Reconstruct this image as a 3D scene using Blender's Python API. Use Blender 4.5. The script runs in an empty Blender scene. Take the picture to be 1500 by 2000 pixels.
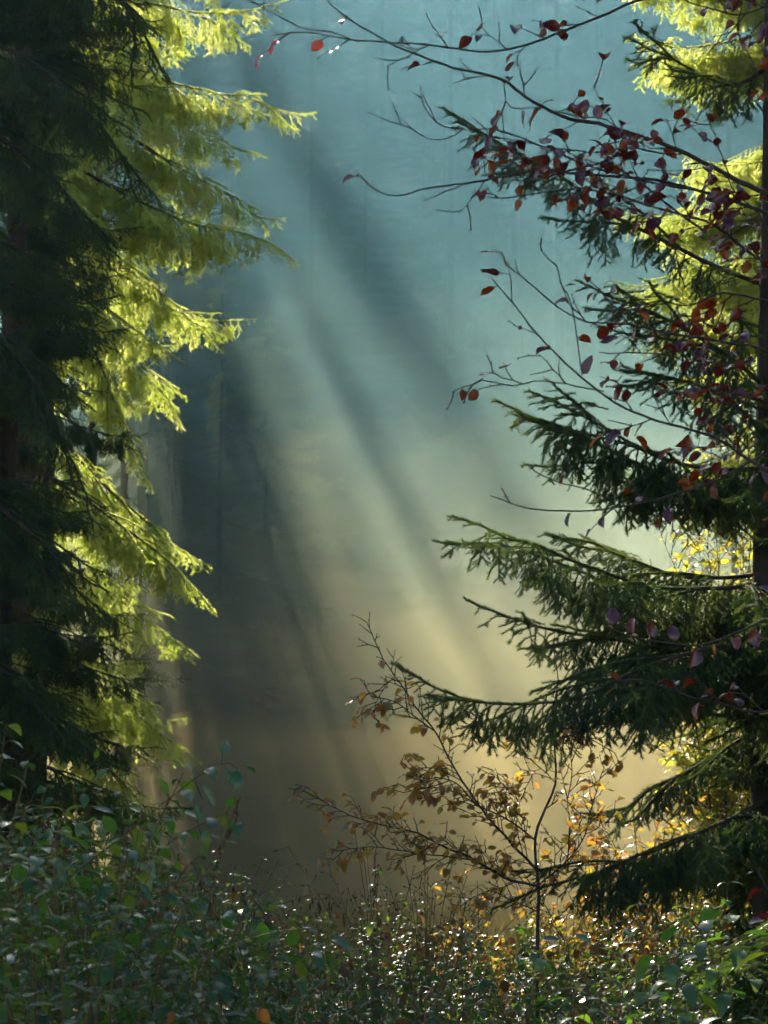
import bpy, math, random
import numpy as np
from math import radians as R

# ------------------------------------------------------------------ camera, world, sun, exposure
SC = bpy.context.scene
COL = SC.collection
CAM = np.array([0.0, 0.0, 1.6])
FPX = 1000 / math.tan(R(12))
PITCH = R(6.7)
cd = bpy.data.cameras.new('camera')
cam = bpy.data.objects.new('camera', cd)
COL.objects.link(cam)
cd.sensor_fit = 'VERTICAL'
cd.angle = R(24)
cd.clip_start = 0.1
cd.clip_end = 1000
cam.location = CAM
cam.rotation_euler = (R(90) + PITCH, 0, 0)
cd.dof.use_dof = True
cd.dof.focus_distance = 9.6
cd.dof.aperture_fstop = 1.0
cd.lens_unit = 'FOV'
cd.dof.aperture_fstop = cd.lens / 1000 / 0.012
SC.camera = cam
FW = np.array([0, math.cos(PITCH), math.sin(PITCH)])
UP = np.array([0, -math.sin(PITCH), math.cos(PITCH)])
RT = np.array([1.0, 0, 0])

def ray(px, py):
    return FW + RT * ((px - 750) / FPX) + UP * ((1000 - py) / FPX)

def at(px, py, D):
    """the world point at forward distance D (metres along y) seen at pixel px, py of the photograph"""
    d = ray(px, py)
    return CAM + d * (D / d[1])

sun_dir = ray(-350, -1300)
sun_dir = sun_dir / np.linalg.norm(sun_dir)
SUN_EL = math.asin(sun_dir[2])
SUN_AZ = math.atan2(sun_dir[0], sun_dir[1])          # clockwise from +y
w = bpy.data.worlds.new('World')
SC.world = w
w.use_nodes = True
nt = w.node_tree
sky = nt.nodes.new('ShaderNodeTexSky')
sky.sky_type = 'NISHITA'
sky.sun_disc = False
sky.sun_elevation = SUN_EL
sky.sun_rotation = SUN_AZ
bg = nt.nodes['Background']
bg.inputs['Strength'].default_value = 0.05
nt.links.new(sky.outputs[0], bg.inputs['Color'])
sl = bpy.data.lights.new('sun', 'SUN')
sl.energy = 5.0
sl.angle = R(0.5)
sl.color = (1.0, 0.90, 0.74)
so = bpy.data.objects.new('sun', sl)
COL.objects.link(so)
from mathutils import Vector
so.rotation_euler = Vector(-sun_dir).to_track_quat('-Z', 'Y').to_euler()
so.location = (-20, 60, 60)
SC.view_settings.view_transform = 'Standard'
SC.view_settings.look = 'None'
SC.view_settings.gamma = 1
SC.view_settings.exposure = 2.08
cy = SC.cycles
cy.max_bounces = 5
cy.diffuse_bounces = 1
cy.glossy_bounces = 1
cy.transmission_bounces = 3
cy.volume_bounces = 0
cy.transparent_max_bounces = 24
cy.use_denoising = True
cy.denoising_input_passes = 'RGB_ALBEDO'
cy.sample_clamp_indirect = 3
cy.use_light_tree = False
cy.caustics_reflective = False
cy.caustics_refractive = False

rng = np.random.default_rng(7)
HAZE_DENSITY = 0.00022
HAZE_G = 0.6
HAZE_COLOR = (0.36, 0.76, 1.0, 1)

# ------------------------------------------------------------------ mesh helpers
def unit(v):
    v = np.asarray(v, float)
    return v / (np.linalg.norm(v, axis=-1, keepdims=True) + 1e-12)

class MB:
    """collects triangles and links them as one mesh"""
    def __init__(s):
        s.v, s.f, s.m, s.n = [], [], [], 0
    def add(s, v, f, m=0):
        v = np.asarray(v, float).reshape(-1, 3)
        f = np.asarray(f, int).reshape(-1, 3)
        s.v.append(v); s.f.append(f + s.n)
        s.m.append(np.full(len(f), m) if np.isscalar(m) else np.asarray(m))
        s.n += len(v)
    def inst(s, tv, tf, Rm, o, m=0):
        """tv (V,3) copied through n frames Rm (n,3,3) whose columns are the axes"""
        if len(o) == 0:
            return
        n, V = len(o), len(tv)
        v = np.einsum('nij,vj->nvi', Rm, tv) + np.asarray(o)[:, None, :]
        f = tf[None] + (np.arange(n) * V)[:, None, None]
        s.add(v.reshape(-1, 3), f.reshape(-1, 3), m)
    def tube(s, path, rad, sides=6, m=0, cap=True):
        P = np.asarray(path, float)
        rad = np.broadcast_to(rad, (len(P),))
        T = np.gradient(P, axis=0)
        T = unit(T)
        ref = np.array([0.31, 0.52, 0.79])
        A = unit(np.cross(T, ref)); B = np.cross(T, A)
        a = np.arange(sides) * 2 * np.pi / sides
        ring = P[:, None] + rad[:, None, None] * (np.cos(a)[None, :, None] * A[:, None] + np.sin(a)[None, :, None] * B[:, None])
        n = len(P)
        i = np.arange(n - 1)[:, None] * sides
        j = np.arange(sides)[None]
        k = (j + 1) % sides
        q = np.stack([i + j, i + k, i + sides + k, i + sides + j], -1).reshape(-1, 4)
        f = np.concatenate([q[:, [0, 1, 2]], q[:, [0, 2, 3]]])
        if cap:
            c = np.array([[b0 + 0, b0 + x, b0 + x + 1] for b0 in (0, (n - 1) * sides) for x in range(1, sides - 1)])
            f = np.concatenate([f, c])
        s.add(ring.reshape(-1, 3), f, m)
    def data(s, name, mats, smooth=True):
        me = bpy.data.meshes.new(name)
        V = np.concatenate(s.v); F = np.concatenate(s.f); Mi = np.concatenate(s.m)
        me.vertices.add(len(V)); me.vertices.foreach_set('co', V.astype(np.float32).ravel())
        me.loops.add(F.size); me.loops.foreach_set('vertex_index', F.astype(np.int32).ravel())
        me.polygons.add(len(F)); me.polygons.foreach_set('loop_start', np.arange(0, F.size, 3, dtype=np.int32))
        me.polygons.foreach_set('material_index', Mi.astype(np.int32))
        me.polygons.foreach_set('use_smooth', np.full(len(F), smooth))
        for mt in mats:
            me.materials.append(mt)
        me.update(calc_edges=True)
        return me
    def build(s, name, mats, parent=None, smooth=True):
        if not isinstance(mats, (list, tuple)):
            mats = [mats]
        return link(name, s.data(name, mats, smooth), parent)

def link(name, data, parent=None):
    o = bpy.data.objects.new(name, data)
    COL.objects.link(o)
    o.parent = parent
    return o

def tag(o, label=None, cat=None, group=None, kind=None):
    if label: o['label'] = label
    if cat: o['category'] = cat
    if group: o['group'] = group
    if kind: o['kind'] = kind
    return o

def thing(name, loc, label, cat, group=None, rz=0):
    o = link(name, None)
    o.location = loc
    o.rotation_euler = (0, 0, rz)
    o.empty_display_size = 0.2
    return tag(o, label, cat, group)

def copy_tree(o, parent=None):
    c = o.copy(); COL.objects.link(c); c.parent = parent
    for ch in list(o.children):
        copy_tree(ch, c)
    return c

def resample(P, step):
    P = np.asarray(P, float)
    # Catmull-Rom through the points, then even spacing
    Q = np.vstack([2 * P[0] - P[1], P, 2 * P[-1] - P[-2]])
    out = []
    for i in range(1, len(Q) - 2):
        t = np.linspace(0, 1, 12, endpoint=False)[:, None]
        a, b, c, d = Q[i - 1], Q[i], Q[i + 1], Q[i + 2]
        out.append(0.5 * ((2 * b) + (-a + c) * t + (2 * a - 5 * b + 4 * c - d) * t ** 2 + (-a + 3 * b - 3 * c + d) * t ** 3))
    out.append(P[-1:])
    C = np.concatenate(out)
    L = np.concatenate([[0], np.cumsum(np.linalg.norm(np.diff(C, axis=0), axis=1))])
    n = max(3, int(L[-1] / step) + 1)
    u = np.linspace(0, L[-1], n)
    return np.stack([np.interp(u, L, C[:, k]) for k in range(3)], 1)

def frames(d, up, roll=None):
    """columns x = side, y = direction, z = normal"""
    d = unit(d)
    x = unit(np.cross(d, up)); z = np.cross(x, d)
    if roll is not None:
        c, s_ = np.cos(roll)[:, None], np.sin(roll)[:, None]
        x, z = c * x + s_ * z, -s_ * x + c * z
    return np.stack([x, d, z], -1)

# ------------------------------------------------------------------ materials
def mat(name):
    m = bpy.data.materials.new(name); m.use_nodes = True
    nt = m.node_tree; nt.nodes.clear()
    return m, nt, nt.nodes, nt.links

def ramp(N, L, fac, stops):
    r = N.new('ShaderNodeValToRGB')
    e = r.color_ramp.elements
    while len(e) < len(stops): e.new(0.5)
    for i, (p, c) in enumerate(stops):
        e[i].position = p; e[i].color = (*c, 1)
    L.new(fac, r.inputs[0])
    return r.outputs[0]

def leaf_mat(name, cols, tcols, rough=0.4, trans=0.5, spec=0.5, scale=3.0, coat=0.0, island=0.6):
    """foliage: colours picked by leaf and by a soft noise through the crown; thin, so light comes through it"""
    m, nt, N, L = mat(name)
    out = N.new('ShaderNodeOutputMaterial')
    tc = N.new('ShaderNodeTexCoord')
    nz = N.new('ShaderNodeTexNoise'); nz.inputs['Scale'].default_value = scale; nz.inputs['Detail'].default_value = 2
    L.new(tc.outputs['Object'], nz.inputs['Vector'])
    ge = N.new('ShaderNodeNewGeometry')
    mx = N.new('ShaderNodeMix'); mx.data_type = 'FLOAT'; mx.inputs[0].default_value = island
    st = N.new('ShaderNodeMapRange'); st.inputs[1].default_value = 0.3; st.inputs[2].default_value = 0.7
    L.new(nz.outputs[0], st.inputs[0])
    L.new(st.outputs[0], mx.inputs[2]); L.new(ge.outputs['Random Per Island'], mx.inputs[3])
    k = len(cols)
    c = ramp(N, L, mx.outputs[0], [(0.12 + 0.76 * i / (k - 1), q) for i, q in enumerate(cols)])
    t = ramp(N, L, mx.outputs[0], [(0.12 + 0.76 * i / (k - 1), q) for i, q in enumerate(tcols)])
    b = N.new('ShaderNodeBsdfPrincipled')
    L.new(c, b.inputs['Base Color'])
    b.inputs['Roughness'].default_value = rough
    b.inputs['Specular IOR Level'].default_value = spec
    b.inputs['Coat Weight'].default_value = coat
    b.inputs['Coat Roughness'].default_value = 0.15
    tr = N.new('ShaderNodeBsdfTranslucent'); L.new(t, tr.inputs[0])
    ms = N.new('ShaderNodeMixShader'); ms.inputs[0].default_value = trans
    L.new(b.outputs[0], ms.inputs[1]); L.new(tr.outputs[0], ms.inputs[2]); L.new(ms.outputs[0], out.inputs[0])
    return m

def rough_mat(name, stops, scale=8.0, rough=0.85, bump=0.4, stretch=(1, 1, 1), bscale=None, dist=0.02):
    m, nt, N, L = mat(name)
    out = N.new('ShaderNodeOutputMaterial')
    tc = N.new('ShaderNodeTexCoord'); mp = N.new('ShaderNodeMapping')
    mp.inputs['Scale'].default_value = stretch
    L.new(tc.outputs['Object'], mp.inputs[0])
    nz = N.new('ShaderNodeTexNoise'); nz.inputs['Scale'].default_value = scale; nz.inputs['Detail'].default_value = 6
    L.new(mp.outputs[0], nz.inputs['Vector'])
    c = ramp(N, L, nz.outputs[0], stops)
    b = N.new('ShaderNodeBsdfPrincipled'); b.inputs['Roughness'].default_value = rough
    b.inputs['Specular IOR Level'].default_value = 0.12
    L.new(c, b.inputs['Base Color'])
    n2 = N.new('ShaderNodeTexNoise'); n2.inputs['Scale'].default_value = bscale or scale * 3; n2.inputs['Detail'].default_value = 5
    L.new(mp.outputs[0], n2.inputs['Vector'])
    bp = N.new('ShaderNodeBump'); bp.inputs['Strength'].default_value = bump; bp.inputs['Distance'].default_value = dist
    L.new(n2.outputs[0], bp.inputs['Height']); L.new(bp.outputs[0], b.inputs['Normal'])
    L.new(b.outputs[0], out.inputs[0])
    return m

M = {}
M['bark'] = rough_mat('spruce_bark', [(0.3, (0.012, 0.010, 0.008)), (0.7, (0.05, 0.042, 0.034))], 12, stretch=(1, 1, 0.3))
M['far_bark'] = rough_mat('far_bark', [(0.3, (0.0135, 0.029, 0.0142)), (0.7, (0.0145, 0.031, 0.015))], 3)
M['beech_bark'] = rough_mat('beech_bark', [(0.3, (0.012, 0.012, 0.012)), (0.7, (0.05, 0.05, 0.046))], 20, rough=0.55, bump=0.2)
M['stem'] = rough_mat('green_stem', [(0.3, (0.05, 0.06, 0.02)), (0.7, (0.10, 0.07, 0.035))], 10, rough=0.5)
M['dry'] = rough_mat('dry_stalk', [(0.3, (0.07, 0.045, 0.02)), (0.7, (0.20, 0.15, 0.07))], 10, rough=0.7)
# spruce needles: sunlit and shaded copies, the light put into their colours
M['needle'] = leaf_mat('sunlit_spruce_needles', [(0.012, 0.035, 0.012), (0.022, 0.062, 0.016), (0.05, 0.085, 0.018)],
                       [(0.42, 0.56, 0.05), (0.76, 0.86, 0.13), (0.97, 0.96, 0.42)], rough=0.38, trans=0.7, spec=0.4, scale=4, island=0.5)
M['needle_shaded'] = leaf_mat('shaded_spruce_needles', [(0.008, 0.030, 0.016), (0.014, 0.05, 0.022), (0.028, 0.06, 0.02)],  # darker, less translucent copy for the spruces standing in shade
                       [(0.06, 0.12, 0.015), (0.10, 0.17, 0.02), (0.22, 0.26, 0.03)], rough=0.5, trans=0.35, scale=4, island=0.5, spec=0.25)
M['far_needle'] = leaf_mat('far_spruce_needles', [(0.0135, 0.030, 0.0145), (0.014, 0.031, 0.015), (0.0145, 0.032, 0.0155)],
                       [(0.05, 0.10, 0.02), (0.08, 0.14, 0.03), (0.12, 0.16, 0.04)], rough=0.85, spec=0.12, trans=0.0, scale=0.8)
# beech leaves
M['red_leaf'] = leaf_mat('red_beech_leaves', [(0.030, 0.010, 0.028), (0.026, 0.004, 0.006), (0.045, 0.008, 0.006)],  # purple first tone is sky glare put into the leaf colour
                       [(0.10, 0.008, 0.008), (0.22, 0.010, 0.005), (0.45, 0.07, 0.01)], rough=0.26, trans=0.3, spec=1.0, scale=2.0, island=0.75)
M['gold_leaf'] = leaf_mat('golden_beech_leaves', [(0.05, 0.045, 0.010), (0.10, 0.045, 0.014), (0.16, 0.055, 0.018)],
                       [(0.42, 0.36, 0.03), (0.58, 0.38, 0.05), (0.50, 0.22, 0.04)], rough=0.32, trans=0.5, spec=0.7, scale=2.0, island=0.8)
M['yellow_leaf'] = leaf_mat('yellow_leaves', [(0.08, 0.10, 0.015), (0.12, 0.12, 0.02), (0.16, 0.14, 0.02)],
                       [(0.45, 0.50, 0.05), (0.60, 0.58, 0.06), (0.70, 0.55, 0.05)], rough=0.4, trans=0.5, scale=1.5, island=0.8)
# nettles
M['nettle'] = leaf_mat('nettle_leaves', [(0.005, 0.040, 0.022), (0.010, 0.062, 0.028), (0.028, 0.075, 0.016)],
                       [(0.05, 0.16, 0.01), (0.12, 0.26, 0.015), (0.28, 0.34, 0.02)], rough=0.5, trans=0.28, spec=0.2, scale=2.5, island=0.75, coat=0.03)
M['nettle_skylit'] = leaf_mat('skylit_nettle_leaves', [(0.010, 0.050, 0.022), (0.020, 0.085, 0.035), (0.04, 0.10, 0.02)],  # lighter nettle copy, skylight put into the leaf colour
                       [(0.05, 0.18, 0.01), (0.14, 0.30, 0.02), (0.30, 0.38, 0.02)], rough=0.30, trans=0.35, spec=0.6, scale=2.5, island=0.8, coat=0.2)
M['brown_leaf'] = leaf_mat('withered_leaves', [(0.03, 0.014, 0.008), (0.06, 0.025, 0.010), (0.09, 0.04, 0.014)],
                       [(0.10, 0.05, 0.01), (0.20, 0.09, 0.015), (0.35, 0.16, 0.02)], rough=0.6, trans=0.35, scale=2.0, island=0.8)
M['grass'] = leaf_mat('meadow_grass', [(0.05, 0.06, 0.018), (0.10, 0.085, 0.028), (0.17, 0.12, 0.045)],
                       [(0.20, 0.22, 0.03), (0.34, 0.27, 0.05), (0.42, 0.30, 0.08)], rough=0.6, trans=0.45, scale=0.5, island=0.5)
M['soil'] = rough_mat('forest_soil', [(0.3, (0.03, 0.022, 0.012)), (0.5, (0.09, 0.055, 0.025)), (0.7, (0.17, 0.11, 0.045))], 1.2, rough=0.95, bump=0.8, dist=0.1)
M['slope'] = rough_mat('leafy_slope', [(0.3, (0.06, 0.045, 0.02)), (0.5, (0.17, 0.11, 0.045)), (0.7, (0.27, 0.18, 0.075))], 0.35, rough=0.95, bump=0.8, dist=0.3)

def floor_mat():
    m = M['slope']; nt = m.node_tree; N, L = nt.nodes, nt.links
    b = [n for n in N if n.type == 'BSDF_PRINCIPLED'][0]
    src = b.inputs['Base Color'].links[0].from_socket
    tc = [n for n in N if n.type == 'TEX_COORD'][0]
    sp = N.new('ShaderNodeSeparateXYZ'); L.new(tc.outputs['Object'], sp.inputs[0])
    nz = N.new('ShaderNodeTexNoise'); nz.inputs['Scale'].default_value = 0.25; nz.inputs['Detail'].default_value = 4
    L.new(tc.outputs['Object'], nz.inputs['Vector'])
    ad = N.new('ShaderNodeMath'); ad.operation = 'MULTIPLY_ADD'; ad.inputs[1].default_value = 14; L.new(nz.outputs[0], ad.inputs[0]); L.new(sp.outputs['Y'], ad.inputs[2])
    mr = N.new('ShaderNodeMapRange'); mr.inputs[1].default_value = 44; mr.inputs[2].default_value = 52; L.new(ad.outputs[0], mr.inputs[0])
    moss = ramp(N, L, nz.outputs[0], [(0.35, (0.0135, 0.029, 0.0142)), (0.65, (0.0145, 0.031, 0.015))])
    mx = N.new('ShaderNodeMix'); mx.data_type = 'RGBA'
    L.new(mr.outputs[0], mx.inputs[0]); L.new(src, mx.inputs[6]); L.new(moss, mx.inputs[7]); L.new(mx.outputs[2], b.inputs['Base Color'])
floor_mat()
# ------------------------------------------------------------------ ground
def height(x, y):
    x = np.asarray(x, float); y = np.asarray(y, float)
    t = np.clip((y - 34) / 90, 0, None)
    h = 51 * t ** 1.25 * (1 / (1 + (t / 2.2) ** 3))
    h = h + 0.9 * np.sin(x * 0.09 + 1.2) * np.clip((y - 34) / 30, 0, 1) + 0.5 * np.sin(y * 0.13 + x * 0.05) * np.clip((y - 30) / 30, 0, 1)
    h = h + 0.06 * np.sin(x * 1.3 + y * 0.7) + 0.05 * np.sin(y * 1.7 - x * 0.5)
    side = np.clip((np.abs(x) - 30) / 60, 0, None)
    return h + 10 * side * np.clip(y / 60, 0, 1)

def grid_mesh(xs, ys, fn):
    X, Y = np.meshgrid(xs, ys)
    Z = fn(X, Y)
    v = np.stack([X, Y, Z], -1).reshape(-1, 3)
    nx = len(xs)
    i = np.arange(len(ys) - 1)[:, None] * nx + np.arange(nx - 1)[None]
    q = np.stack([i, i + 1, i + nx + 1, i + nx], -1).reshape(-1, 4)
    return v, np.concatenate([q[:, [0, 1, 2]], q[:, [0, 2, 3]]])

b = MB(); b.add(*grid_mesh(np.linspace(-90, 90, 181), np.concatenate([np.linspace(-20, 60, 161), np.linspace(62, 142, 54)]), height))
tag(b.build('ground', M['soil'] if False else M['slope']), kind='structure')

# ------------------------------------------------------------------ spruce
def needle_template(n, seg, wid, nl, seed, flat=0.35):
    r = np.random.default_rng(seed)
    v, f = [], []
    for i in range(n):
        t = (i + r.random()) / n
        a = r.random() * 2 * np.pi
        d = np.array([math.cos(a), 0, math.sin(a)])
        if d[2] < -0.2: d[2] *= flat
        ln = nl * (0.75 + 0.4 * r.random())
        tip = np.array([0, t, 0]) + 0
        ax = unit(d + np.array([0, 0.85, 0]))
        side = unit(np.cross(ax, d + r.normal(0, 0.6, 3))) * wid / 2
        base = d * 0.001
        k = len(v)
        # the axial part of the offsets is divided by the segment length because y is scaled by it
        def P(p):
            return np.array([p[0], t + p[1] / seg, p[2]])
        v += [P(base + side), P(base - side), P(base + ax * ln)]
        f.append([k, k + 1, k + 2])
    k = len(v)
    for y in (0, 1):
        for j in range(3):
            a = j * 2.094
            v.append(np.array([0.0022 * math.cos(a), y, 0.0022 * math.sin(a)]))
    for j in range(3):
        q = (j + 1) % 3
        f += [[k + j, k + q, k + 3 + q], [k + j, k + 3 + q, k + 3 + j]]
    return np.array(v), np.array(f)

SEG = 0.045
LOD = {  # needles per segment, needle width, needle length
    'near': [needle_template(46, SEG, 0.0024, 0.017, s) for s in (1, 2, 3, 4)],
    'far': [needle_template(12, 0.11, 0.030, 0.065, s) for s in (8, 9)],
    'mid': [needle_template(20, SEG, 0.0040, 0.019, s) for s in (5, 6, 7)],
}

def shoots(path, r, spacing=0.035, maxlen=0.45, hang=0.5, bare=0.12, tip0=0.05, grow=0.34, comb=0.0, seg=SEG):
    """needle-bearing shoots off a limb: flat side shoots near the tip, hanging combs further in"""
    segs, wood = [], []
    P = resample(path, spacing)
    T = unit(np.gradient(P, axis=0))
    n = len(P)
    total = np.linalg.norm(np.diff(P, axis=0), axis=1).sum()
    def grow_shoot(p, d, L, droop, lvl):
        k = max(1, int(round(L / seg)))
        s = L / k
        pts = [p]
        d = unit(d)
        for i in range(k):
            d = unit(d + np.array([0, 0, -droop * (0.35 + i / k)]) + r.normal(0, 0.05, 3))
            q = p + d * s
            segs.append((p, q)); p = q; pts.append(q)
            if lvl < (2 if seg == SEG else 1) and i > 0 and i < k and L > 2 * seg:
                rem = L * (1 - i / k)
                side = unit(np.cross(d, [0, 0, 1]) + 1e-3)
                for sg in (-1, 1):
                    if r.random() < 0.82:
                        l2 = min(0.14, 0.035 + 0.42 * rem) * (0.6 + 0.6 * r.random())
                        grow_shoot(q - d * s * r.random(), d * 0.75 + sg * side * (0.65 if lvl else 0.8) + r.normal(0, 0.12, 3), l2, droop * 0.6 + 0.05, lvl + 1)
        if len(pts) > 4: wood.append(pts)
    for i in range(n):
        u = i / (n - 1)
        if u < bare: continue
        dtip = (1 - u) * total
        side = unit(np.cross(T[i], [0, 0, 1]))
        for sg in ((-1, 1) if r.random() < 0.7 else (r.choice([-1, 1]),)):
            L = min(maxlen, tip0 + grow * dtip) * (0.55 + 0.6 * r.random())
            if u < bare + 0.15: L *= (u - bare) / 0.15 + 0.2
            dr = hang * min(1, L / 0.25) * (0.5 + 0.8 * r.random())
            out = T[i] * (0.5 + 0.5 * r.random()) + sg * side * r.uniform(0.45, 1.0) + np.array([0, 0, r.uniform(-0.9, 0.35) * min(1.0, hang)])
            if L > 0.14 and r.random() < comb:
                out = np.array([0, 0, -1.0]) + T[i] * 0.35 + sg * side * 0.25; dr = 0.5
            grow_shoot(P[i], out, L, dr, 0 if L > 0.09 else 1)
        if u > 0.45 or dtip < 0.5:
            segs.append((P[i - 1], P[i]))
    return segs, wood

def add_segs(mb, segs, lod, r, mi):
    S = np.array([[a, b] for a, b in segs])
    p = S[:, 0]; d = S[:, 1] - S[:, 0]
    ln = np.linalg.norm(d, axis=1)
    Fm = frames(d, np.array([0.03, 0.02, 1.0]), r.normal(0, 0.3, len(p)))
    Fm = Fm.copy(); Fm[:, :, 1] *= (ln * 1.05)[:, None]
    which = r.integers(0, len(LOD[lod]), len(p))
    for k, (tv, tf) in enumerate(LOD[lod]):
        w_ = which == k
        mb.inst(tv, tf, Fm[w_], p[w_], mi)

def limb(path, seed, r0=0.022, lod='near', forks=0, clad=0.25, **kw):
    r = np.random.default_rng(seed)
    wood, green = MB(), MB()
    P = resample(path, 0.06)
    P = P + np.cumsum(r.normal(0, 0.0045, P.shape), axis=0) * np.linspace(0, 1, len(P))[:, None]
    Lt = 0.06 * (len(P) - 1)
    paths = [(P, r0)]
    T = unit(np.gradient(P, axis=0))
    for k in range(forks):
        u = 0.15 + 0.72 * (k + r.random()) / max(1, forks)
        i = int(u * (len(P) - 1))
        sg = 1 if k % 2 else -1
        side = unit(np.cross(T[i], [0, 0, 1]))
        l2 = (0.25 + 0.42 * (1 - u) * Lt) * r.uniform(0.7, 1.15)
        d = unit(T[i] * r.uniform(0.6, 1.0) + sg * side * r.uniform(0.5, 0.95) + np.array([0, 0, r.uniform(-0.25, 0.2)]))
        q = [P[i]]
        for _ in range(5):
            q.append(q[-1] + d * l2 / 5); d = unit(d + np.array([0, 0, -0.09]) + T[i] * 0.05 + r.normal(0, 0.05, 3))
        q[-1] = q[-1] + np.array([0, 0, 0.03])
        paths.append((resample(q, 0.06), r0 * (1 - u) * 0.6 + 0.003))
    sg, wd = [], []
    for n_, (Q, rr) in enumerate(paths):
        wood.tube(Q, np.linspace(rr, 0.002, len(Q)) ** 1.0, 6)
        a_, b_ = shoots(Q, r, **(kw if n_ == 0 else dict(kw, bare=0.0)))
        sg += a_; wd += b_
        c0 = int(len(Q) * (clad if n_ == 0 else 0.0))
        for i in range(max(1, c0), len(Q)):       # needles on the limb itself
            for _ in range(2): sg.append((Q[i - 1] + r.normal(0, 0.25 * rr, 3), Q[i] + r.normal(0, 0.25 * rr, 3)))
    for q in wd:
        wood.tube(q, np.linspace(0.0032, 0.0012, len(q)), 3, cap=False)
    add_segs(green, sg, lod, r, 0)
    return wood, green

def put_limb(tree, base, path, seed, nm, label=None, **kw):
    wd, gr = limb(np.asarray(path) - base, seed, **kw)
    o = wd.build('branch', M['bark'], tree)
    gr.build('needles', nm, o, smooth=False)
    if label: o['label'] = label
    return o

def trunk_path(h, r, lean=0.01):
    z = np.linspace(-0.3, h, 24)
    return np.stack([lean * z + 0.03 * np.sin(z * 0.8 + r.random() * 6), 0.03 * np.cos(z * 0.7 + r.random() * 6) - 0.03, z], 1)

def local_limb(L, seed, droop=0.35, tipup=0.25, **kw):
    """a limb along +x from the origin, sagging and lifting again at its tip"""
    t = np.linspace(0, 1, 7)
    z = -droop * L * (t ** 1.3) + tipup * L * t ** 3
    r = np.random.default_rng(seed)
    y = np.cumsum(r.normal(0, 0.02 * L, 7)); y -= y[0]
    path = np.stack([t * L, y, z], 1)
    wd, gr = limb(path, seed, **kw)
    return wd.data('branch', [M['bark']]), gr

LIMBS = {}
def limb_set(key, nm, specs, **kw):
    out = []
    for i, (L, droop, tipup) in enumerate(specs):
        wd, gr = local_limb(L, 100 + i + hash_(key), droop, tipup, **kw)
        out.append((L, wd, gr.data('needles', [nm], smooth=False), L * (tipup - droop)))
    LIMBS[key] = out

def hash_(s):
    return sum(ord(c) * (i + 3) for i, c in enumerate(s)) % 1000

def hang_limb(tree, key, k, z, az, scale, tilt=0.0, x=0.0, y=0.0):
    L, wd, gr, _ = LIMBS[key][k % len(LIMBS[key])]
    o = link('branch', wd, tree)
    o.location = (x, y, z); o.rotation_euler = (0, tilt, az); o.scale = (scale,) * 3
    link('needles', gr, o)
    return o

# ------------------------------------------------------------------ terrain trees far off
def far_spruce(seed, H=26, W=4.2, n=46, det=1.0, cs=1.0, r0=0.32):
    r = np.random.default_rng(seed)
    tr, cr = MB(), MB()
    z = np.linspace(-1, H, 12)
    tr.tube(np.stack([0 * z, 0 * z, z], 1), np.linspace(r0, 0.03, 12), 7)
    V, F = [], []
    for i in range(n):
        u = (i / n)
        zz = H * (0.06 + 0.93 * u)
        Rm = W * (1 - u) ** 0.8 * (0.75 + 0.4 * r.random()) + 0.25
        m = int((6 + 3 * (1 - u)))
        for j in range(m):
            a = r.random() * 2 * np.pi
            L = Rm * (0.6 + 0.5 * r.random())
            if r.random() < 0.1: continue
            d = np.array([math.cos(a), math.sin(a), 0]); s = np.array([-d[1], d[0], 0])
            k = max(4, int(L * 4.5 * det))
            for q in range(k):
                t = (q + 0.5) / k
                p = np.array([0, 0, zz]) + d * L * t + np.array([0, 0, -0.38 * L * t + 0.16 * L * t ** 3])
                for _ in range(2):
                    w_ = (0.16 + 0.32 * (1 - t) * min(1, L / 2)) * cs
                    off = s * r.normal(0, 0.24 * L * (1 - t * 0.7)) + np.array([0, 0, r.normal(0, 0.06)])
                    c = p + off
                    dn = np.array([0, 0, -1.0]) * (0.35 + 0.5 * r.random()) + d * r.normal(0.15, 0.2) + s * r.normal(0, 0.2)
                    e = s * w_ * r.normal(0.6, 0.3) + d * w_ * r.normal(0, 0.6)
                    k0 = len(V)
                    V += [c + e, c - e, c + dn * (0.35 + 0.5 * r.random()) * cs, c + d * 0.3 * cs + np.array([0, 0, 0.05 * cs])]
                    F += [[k0, k0 + 1, k0 + 2], [k0, k0 + 1, k0 + 3]]
    cr.add(V, F)
    return tr.data('trunk', [M['far_bark']]), cr.data('crown', [M['far_needle']], smooth=False)

def bough_spruce(seed, H, W, n=84):
    """far spruce whose crown is built of drooping needle-clad limbs"""
    r = np.random.default_rng(seed)
    tr, cr = MB(), MB()
    z = np.linspace(-1, H, 12); tr.tube(np.stack([0 * z, 0 * z, z], 1), np.linspace(0.24, 0.02, 12), 7)
    lib = []
    for k, (dr, up) in enumerate([(0.45, 0.25), (0.6, 0.3), (0.3, 0.2)]):
        t = np.linspace(0, 1, 7); L = 3.0
        wd, gr = limb(np.stack([t * L, 0.1 * np.sin(4 * t + k), -dr * L * t ** 1.3 + up * L * t ** 3], 1), seed * 7 + k, r0=0.03, lod='far', forks=5,
                      spacing=0.2, maxlen=0.95, hang=0.9, bare=0.05, tip0=0.15, grow=0.42, comb=0.4, seg=0.11)
        lib.append((np.concatenate(gr.v), np.concatenate(gr.f)))
    for i in range(n):
        u = i / n; a = r.uniform(0, 6.28); s_ = (W * (1 - u) ** 0.85 * r.uniform(0.75, 1.15) + 0.3) / 3.0
        c, q = math.cos(a), math.sin(a)
        Rz = np.array([[c, -q, 0], [q, c, 0], [0, 0, 1]]) * s_
        v, f = lib[i % 3]
        cr.add(v @ Rz.T + np.array([0, 0, H * (0.03 + 0.95 * u)]), f)
    return tr.data('trunk', [M['far_bark']]), cr.data('crown', [M['far_needle']], smooth=False)
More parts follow.
